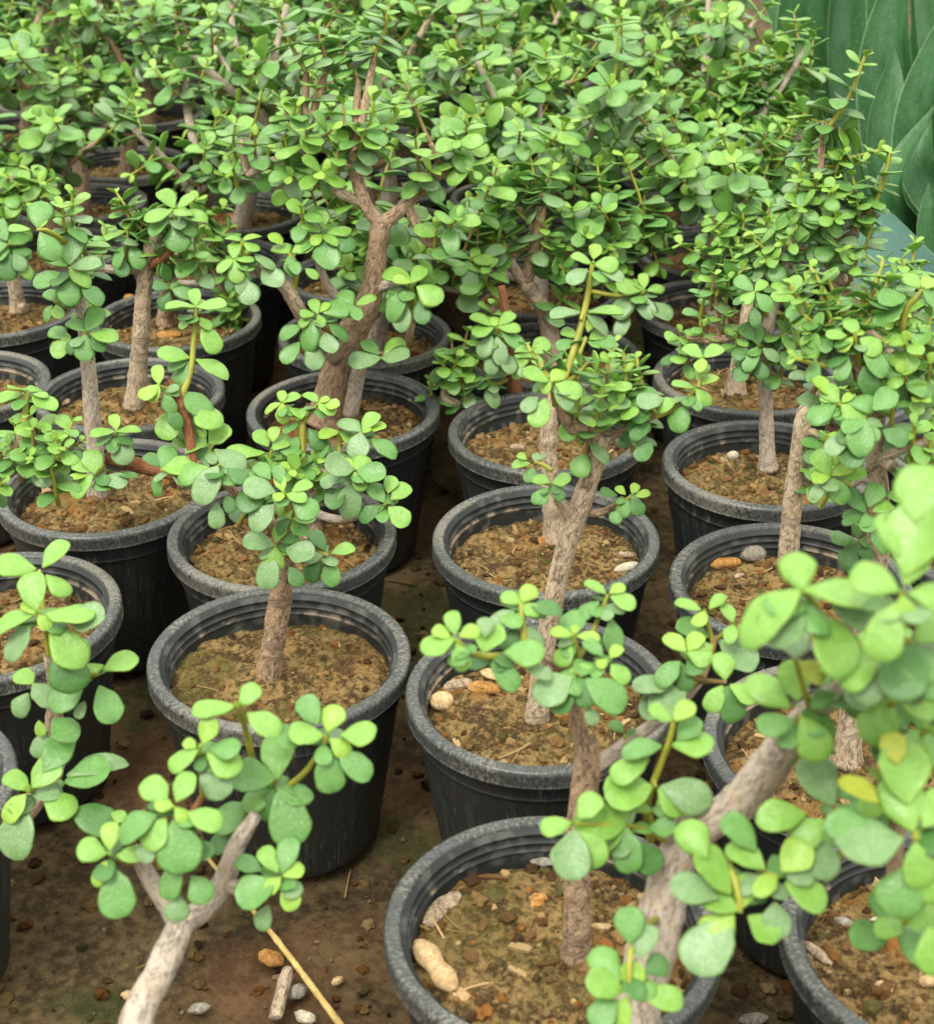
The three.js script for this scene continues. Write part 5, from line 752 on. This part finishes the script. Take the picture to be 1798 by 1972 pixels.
{
  const b = V(0.72, 0, -1.85), o = thing('agave', 'large agave with broad dark green pointed leaves filling the upper right corner', 'plant', b);
  const L = (list, w, opt, m = agaveMat) => mesh('leaf', agaveLeaf(list.map((a) => (a.isVector3 ? a : at(...a)).sub(b)), w, opt), m, o);
  L([[1740, 700, 1.95], [1600, 380, 2.0], [1560, 60, 2.05], [1585, -330, 2.1]], 0.097, { face: V(-0.75, 0.4, 0.8), wide: 0.5, gutter: 0.45 });
  L([[1760, 680, 1.84], [1640, 360, 1.86], [1605, 60, 1.92], [1680, -280, 1.98]], 0.097, { face: V(0.75, 0.3, 0.8), wide: 0.5, gutter: 0.5 });
  L([[1790, 640, 1.60], [1728, 430, 1.60], [1704, 260, 1.63], [1722, 92, 1.68]], 0.077, { face: V(0.25, 0.45, 1), wide: 0.42, gutter: 0.4 });
  L([[1800, 600, 1.76], [1745, 330, 1.78], [1712, 110, 1.82], [1742, -110, 1.87]], 0.080, { face: V(-0.7, 0.4, 0.8), wide: 0.5, gutter: 0.5 });
  L([[1850, 600, 1.7], [1790, 330, 1.74], [1765, 60, 1.8], [1752, -220, 1.85]], 0.080, { face: V(0.8, 0.3, 0.7), wide: 0.45, gutter: 0.5 });
  L([[1880, 560, 1.58], [1800, 400, 1.56], [1775, 230, 1.58], [1840, -20, 1.62]], 0.059, { face: V(-0.9, 0.5, 0.6), wide: 0.45, gutter: 0.5 });
  L([[1760, 640, 2.1], [1680, 400, 2.15], [1650, 60, 2.2], [1700, -320, 2.25]], 0.109, { face: V(-0.2, 0.35, 1), gutter: 0.4 });
  L([[1860, 640, 2.0], [1800, 350, 2.05], [1800, 60, 2.1], [1830, -320, 2.15]], 0.109, { face: V(0.2, 0.35, 1), gutter: 0.4 });
  L([[1700, 640, 2.3], [1620, 400, 2.35], [1580, 60, 2.4], [1540, -220, 2.45]], 0.109, { face: V(0.3, 0.3, 1), gutter: 0.4 });
  L([[1720, 560, 2.2], [1570, 260, 2.25], [1515, 40, 2.3], [1430, -60, 2.35]], 0.084, { face: V(-0.5, 0.6, 0.8), gutter: 0.5 });
  L([[1720, 600, 2.25], [1600, 330, 2.3], [1545, 180, 2.35], [1505, 90, 2.4]], 0.076, { face: V(0.5, 0.4, 0.8), gutter: 0.5 });
  L([[1960, 640, 1.48], [1800, 480, 1.43], [1722, 375, 1.43], [1800, 200, 1.48]], 0.050, { face: V(-0.9, 0.6, 0.3), wide: 0.5, gutter: 0.5 });
  L([[1960, 600, 1.52], [1870, 450, 1.49], [1770, 330, 1.49], [1790, 215, 1.52]], 0.055, { face: V(-0.5, 0.7, 0.8), wide: 0.5, gutter: 0.4 });
  L([[1980, 720, 1.42], [1880, 590, 1.38], [1795, 450, 1.38], [1788, 350, 1.4]], 0.050, { face: V(-0.5, 0.6, 0.8), wide: 0.5, gutter: 0.4 });
  L([[1980, 860, 1.36], [1840, 730, 1.34], [1735, 560, 1.36], [1676, 380, 1.40]], 0.13, { face: V(-0.35, 0.75, 0.75), wide: 0.42, gutter: 0.16 }, agaveDusty);
  L([[2000, 900, 1.30], [1870, 800, 1.27], [1770, 740, 1.27], [1700, 690, 1.28]], 0.10, { face: V(0, 0.9, 0.5), wide: 0.45, gutter: 0.16 }, agaveDusty);
  mesh('leaf_base', (() => { const g = new THREE.SphereGeometry(0.13, 20, 12); g.scale(1, 0.8, 1); g.translate(0, 0.06, 0); return g; })(), agaveMat, o);
}

// ---------------------------------------------------------------- loose things on soil and earth
const stoneMat = (a, b, s) => new THREE.MeshPhysicalMaterial({ specularIntensity: 0.35, map: colourMap(128, (u, v) => { const n = fbm(u * 9, v * 9, s, 4, 9), f = fbm(u * 40, v * 40, s + 3, 2, 40); return mix3(a, b, sstep(0.25, 0.75, n * 0.55 + f * 0.45)); }), bumpMap: soilBump, bumpScale: 0.0007, roughness: 0.85 });
const mTan = stoneMat([0.42, 0.27, 0.12], [0.72, 0.53, 0.29], 811), mOrange = stoneMat([0.28, 0.12, 0.03], [0.58, 0.33, 0.11], 823), mGreyStone = stoneMat([0.19, 0.17, 0.13], [0.40, 0.37, 0.30], 829), mPale = stoneMat([0.42, 0.36, 0.24], [0.68, 0.62, 0.46], 839), mBark = stoneMat([0.20, 0.14, 0.09], [0.52, 0.40, 0.27], 853), mStraw = stoneMat([0.52, 0.36, 0.10], [0.78, 0.60, 0.24], 857);
function blob(rx, ry, rz, seed, { waist = 0, rough = 0.14, flat = 0 } = {}) {
  const g = mergeVertices(new THREE.IcosahedronGeometry(1, 6)), p = g.attributes.position, uv = [];
  for (let i = 0; i < p.count; i++) { const v = V(p.getX(i), p.getY(i), p.getZ(i)), n = 1 + rough * ((fbm(v.x * 1.6 + v.y + 7, v.z * 1.6 - v.y + 7, seed, 3) - 0.5) * 2 + 0.35 * (fbm(v.x * 7 + v.y * 3 + 9, v.z * 7 + 9, seed + 5, 2) - 0.5)), k = 1 - waist * Math.exp(-Math.pow((v.x - 0.05) / 0.3, 2)); if (flat && v.y > 0) v.y *= 1 - flat; p.setXYZ(i, v.x * rx * n, v.y * ry * n * k, v.z * rz * n * k); uv.push(v.x * rx * 30 + 0.5, (v.z * rz + v.y * ry) * 30 + 0.5); }
  g.setAttribute('uv', new THREE.Float32BufferAttribute(uv, 2)); g.computeVertexNormals(); return g;
}
function loose(name, label, cat, px, py, y, g, m, turn = 0, tilt = 0, lift = 0.35, group) { const p = onY(px, py, y); const o = mesh(numbered(name), g, m, scene); g.computeBoundingBox(); o.position.copy(p).add(V(0, -g.boundingBox.min.y * lift * 1.6, 0)); o.rotation.set(tilt, turn, 0); return tag(o, label, cat, group); }
const mPx = (px, py, y, n) => n * depthOf(onY(px, py, y)) / F;
// [name, label, category, px, py, length px, width px, height px, material, turn, options]
for (const [i, [name, label, cat, px, py, l, w, h, m, turn, opt, tilt]] of [
  ['peanut_shell', 'cream peanut shell lying against the inner rim of the bottom centre pot', 'peanut shell', 838, 1866, 150, 58, 40, mTan, -1.05, { waist: 0.34, rough: 0.1 }],
  ['husk', 'flat tan husk under the cream peanut shell', 'husk', 880, 1912, 90, 26, 10, mTan, -0.75, { rough: 0.1 }],
  ['bark_bit', 'torn pale bark piece above the cream peanut shell', 'bark piece', 850, 1755, 100, 44, 14, mBark, 0.95, { rough: 0.3, flat: 0.3 }, 0.2],
  ['bark_bit', 'grey bark flake leaning on the inner rim beside the torn bark piece', 'bark piece', 808, 1722, 66, 36, 12, mGreyStone, 1.1, { rough: 0.35 }, 0.4],
  ['bark_bit', 'grey brown bark strip at the back of the bottom centre pot', 'bark piece', 1045, 1660, 60, 26, 14, mGreyStone, -0.2, { rough: 0.25 }],
  ['bark_bit', 'tan wood chip at the foot of the banded trunk', 'wood chip', 1160, 1787, 46, 18, 12, mTan, -0.05, { rough: 0.2 }],
  ['clod', 'rust brown clod in the middle of the bottom centre pot', 'clod', 1036, 1738, 42, 34, 16, mOrange, 0.5, { rough: 0.3 }],
  ['pebble', 'round ochre pebble beside the left rim, near the orange shells', 'pebble', 850, 1358, 48, 42, 36, mTan, 0.3, { rough: 0.1 }],
  ['pebble', 'small grey pebble just above the round ochre pebble', 'pebble', 834, 1326, 26, 22, 18, mGreyStone, 0.6, {}],
  ['shell', 'wrinkled brown shell between the grey pebble and the bright orange shell', 'shell', 882, 1324, 60, 30, 22, mBark, 0.45, { rough: 0.25 }],
  ['shell', 'bright orange brown shell, rightmost beside the rim of the pebble pot', 'shell', 932, 1330, 66, 32, 24, mOrange, -0.25, { rough: 0.22 }],
  ['shell', 'pale husk behind the bright orange shell', 'husk', 945, 1302, 46, 26, 14, mTan, -0.7, { rough: 0.2 }],
  ['clod', 'brown clod at the foot of the tall leaning trunk', 'clod', 1082, 1380, 30, 20, 14, mOrange, 0.2, { rough: 0.3 }],
  ['flat_stone', 'flat pale stone touching the right rim of its pot', 'stone', 1206, 1096, 56, 22, 16, mPale, 0.45, { rough: 0.06 }, 0.1],
  ['flat_stone', 'brown flat stone above the flat pale one', 'stone', 1206, 1070, 32, 18, 10, mBark, -0.3, { rough: 0.12 }],
  ['pebble', 'yellow pebble at the foot of the double trunk behind the leaning one', 'pebble', 1042, 1046, 27, 22, 15, mOrange, 0.2, { rough: 0.15 }],
  ['pebble', 'pale pebble on reddish crumbs left of the straight grey trunk', 'pebble', 1410, 882, 24, 20, 18, mPale, 0.4, { rough: 0.14 }],
  ['peanut_shell', 'golden pitted peanut shell left of the grey pebble', 'peanut shell', 1392, 1090, 70, 26, 24, mOrange, 0.12, { waist: 0.12, rough: 0.12 }],
  ['pebble', 'pinkish grey pebble touching the golden peanut shell', 'pebble', 1448, 1074, 52, 40, 32, mGreyStone, 0.1, { rough: 0.1 }],
  ['chip', 'brown chip below the pinkish grey pebble', 'wood chip', 1422, 1110, 24, 12, 8, mBark, 0.5, { rough: 0.15 }],
  ['shell', 'knobby tan shell right of the bending trunk', 'shell', 1556, 1050, 40, 30, 24, mOrange, -0.6, { rough: 0.3 }],
  ['leaf_litter', 'folded dry brown leaf lying left of the pale trunk', 'dry leaf', 118, 778, 40, 26, 14, mBark, 0.6, { rough: 0.3, flat: 0.3 }],
  ['pebble', 'round brown stone at the back of the pot, upper left', 'stone', 251, 585, 26, 24, 24, mOrange, 0, { rough: 0.14 }],
  ['clod', 'orange brown clod on the front rim below the knotted trunk', 'clod', 326, 648, 52, 22, 14, mOrange, 0, { rough: 0.3 }],
  ['shell', 'cup shaped pale husk behind the thickest trunk', 'husk', 592, 745, 34, 26, 20, mTan, 0.4, { rough: 0.25 }],
  ['clod', 'pale yellow clod behind the thin stem of the thick trunked plant', 'clod', 702, 745, 28, 22, 18, mTan, 0.3, { rough: 0.35 }],
  ['pebble', 'tan oval pebble left of the trunk in the shaded middle pot', 'pebble', 995, 864, 30, 16, 12, mBark, -0.1, { rough: 0.1 }],
  ['husk', 'curled cream husk at the right edge of the bottom right pot', 'husk', 1790, 1892, 50, 30, 22, mTan, 0.3, { rough: 0.25 }],
  ['pebble', 'yellow oval pebble in the bottom right pot', 'pebble', 1700, 1905, 36, 28, 20, mTan, -0.5, { rough: 0.1 }],
  ['shell', 'split brown pod lying along the rim of the bottom right pot', 'pod', 1572, 1838, 70, 24, 16, mBark, -0.95, { rough: 0.16 }],
  ['clod', 'grey curled root bit in the bottom right pot', 'root', 1622, 1778, 46, 20, 16, mGreyStone, -0.6, { rough: 0.3 }],
  ['seed_husk', 'small cream husk right of the grey root bit', 'husk', 1690, 1770, 34, 10, 6, mPale, 0.2, { rough: 0.15 }],
].entries()) { const k = mPx(px, py, SOIL_Y, 0.5), o = loose(name, label, cat, px, py, SOIL_Y, blob(l * k, h * k, w * k, 6000 + i * 13, opt), m, turn, tilt || 0); }
for (const [i, [name, label, cat, px, py, l, w, h, m, turn, opt]] of [
  ['earth_clod', 'rust orange clod on the earth beside the long straw', 'clod', 522, 1850, 52, 40, 26, mOrange, -0.6, { rough: 0.3 }],
  ['stone', 'grey stone on the earth right of the weathered wood sliver', 'stone', 570, 1916, 44, 34, 26, mGreyStone, 0.4, { rough: 0.2 }],
  ['stone', 'pinkish pale stone at the bottom edge below the grey stone', 'stone', 588, 1962, 46, 26, 20, mPale, -0.5, { rough: 0.25 }],
  ['earth_clod', 'pale crumb of earth right of the long straw', 'clod', 650, 1892, 26, 18, 14, mTan, 0.5, { rough: 0.35 }],
  ['stone', 'dark grey pebble on the earth near the bottom left', 'pebble', 384, 1945, 42, 24, 18, mGreyStone, 0.2, { rough: 0.25 }],
  ['earth_clod', 'tan crumb on the earth at the bottom left', 'clod', 245, 1918, 24, 18, 14, mTan, 0.2, { rough: 0.3 }],
  ['stone', 'flat mossy stone at the bottom edge between the two front pots', 'stone', 1450, 1965, 60, 30, 14, mGreyStone, 0.2, { rough: 0.15 }],
].entries()) { const k = mPx(px, py, 0, 0.5), o = loose(name, label, cat, px, py, 0, blob(l * k, h * k, w * k, 7000 + i * 13, opt), m, turn); }
{
  const a = onY(398, 1650, 0.004), c = onY(672, 1996, 0.012), mid = a.clone().lerp(c, 0.5).add(V(0.0015, 0.002, 0)), o = mesh(numbered('straw'), sweep([a, mid, c], [0.0014, 0.0017, 0.0022], { seed: 5, NR: 8, rings: 0.03, ring: 0.25, lump: 0.1 }), mStraw, scene); tag(o, 'long yellow straw lying across the earth at the bottom left', 'straw');
  const s1 = onY(556, 1868, 0.008), s2 = onY(530, 1962, 0.005), g = sweep([s1, s1.clone().lerp(s2, 0.5).add(V(0, 0.001, 0)), s2], [0.0036, 0.0046, 0.0036], { seed: 9, NR: 12, lump: 0.5, rings: 1 }), w = mesh(numbered('wood_sliver'), g, bark.tan, scene); tag(w, 'weathered grey green wood sliver on the earth under the long straw', 'wood sliver');
}
renderer.render(scene, camera);
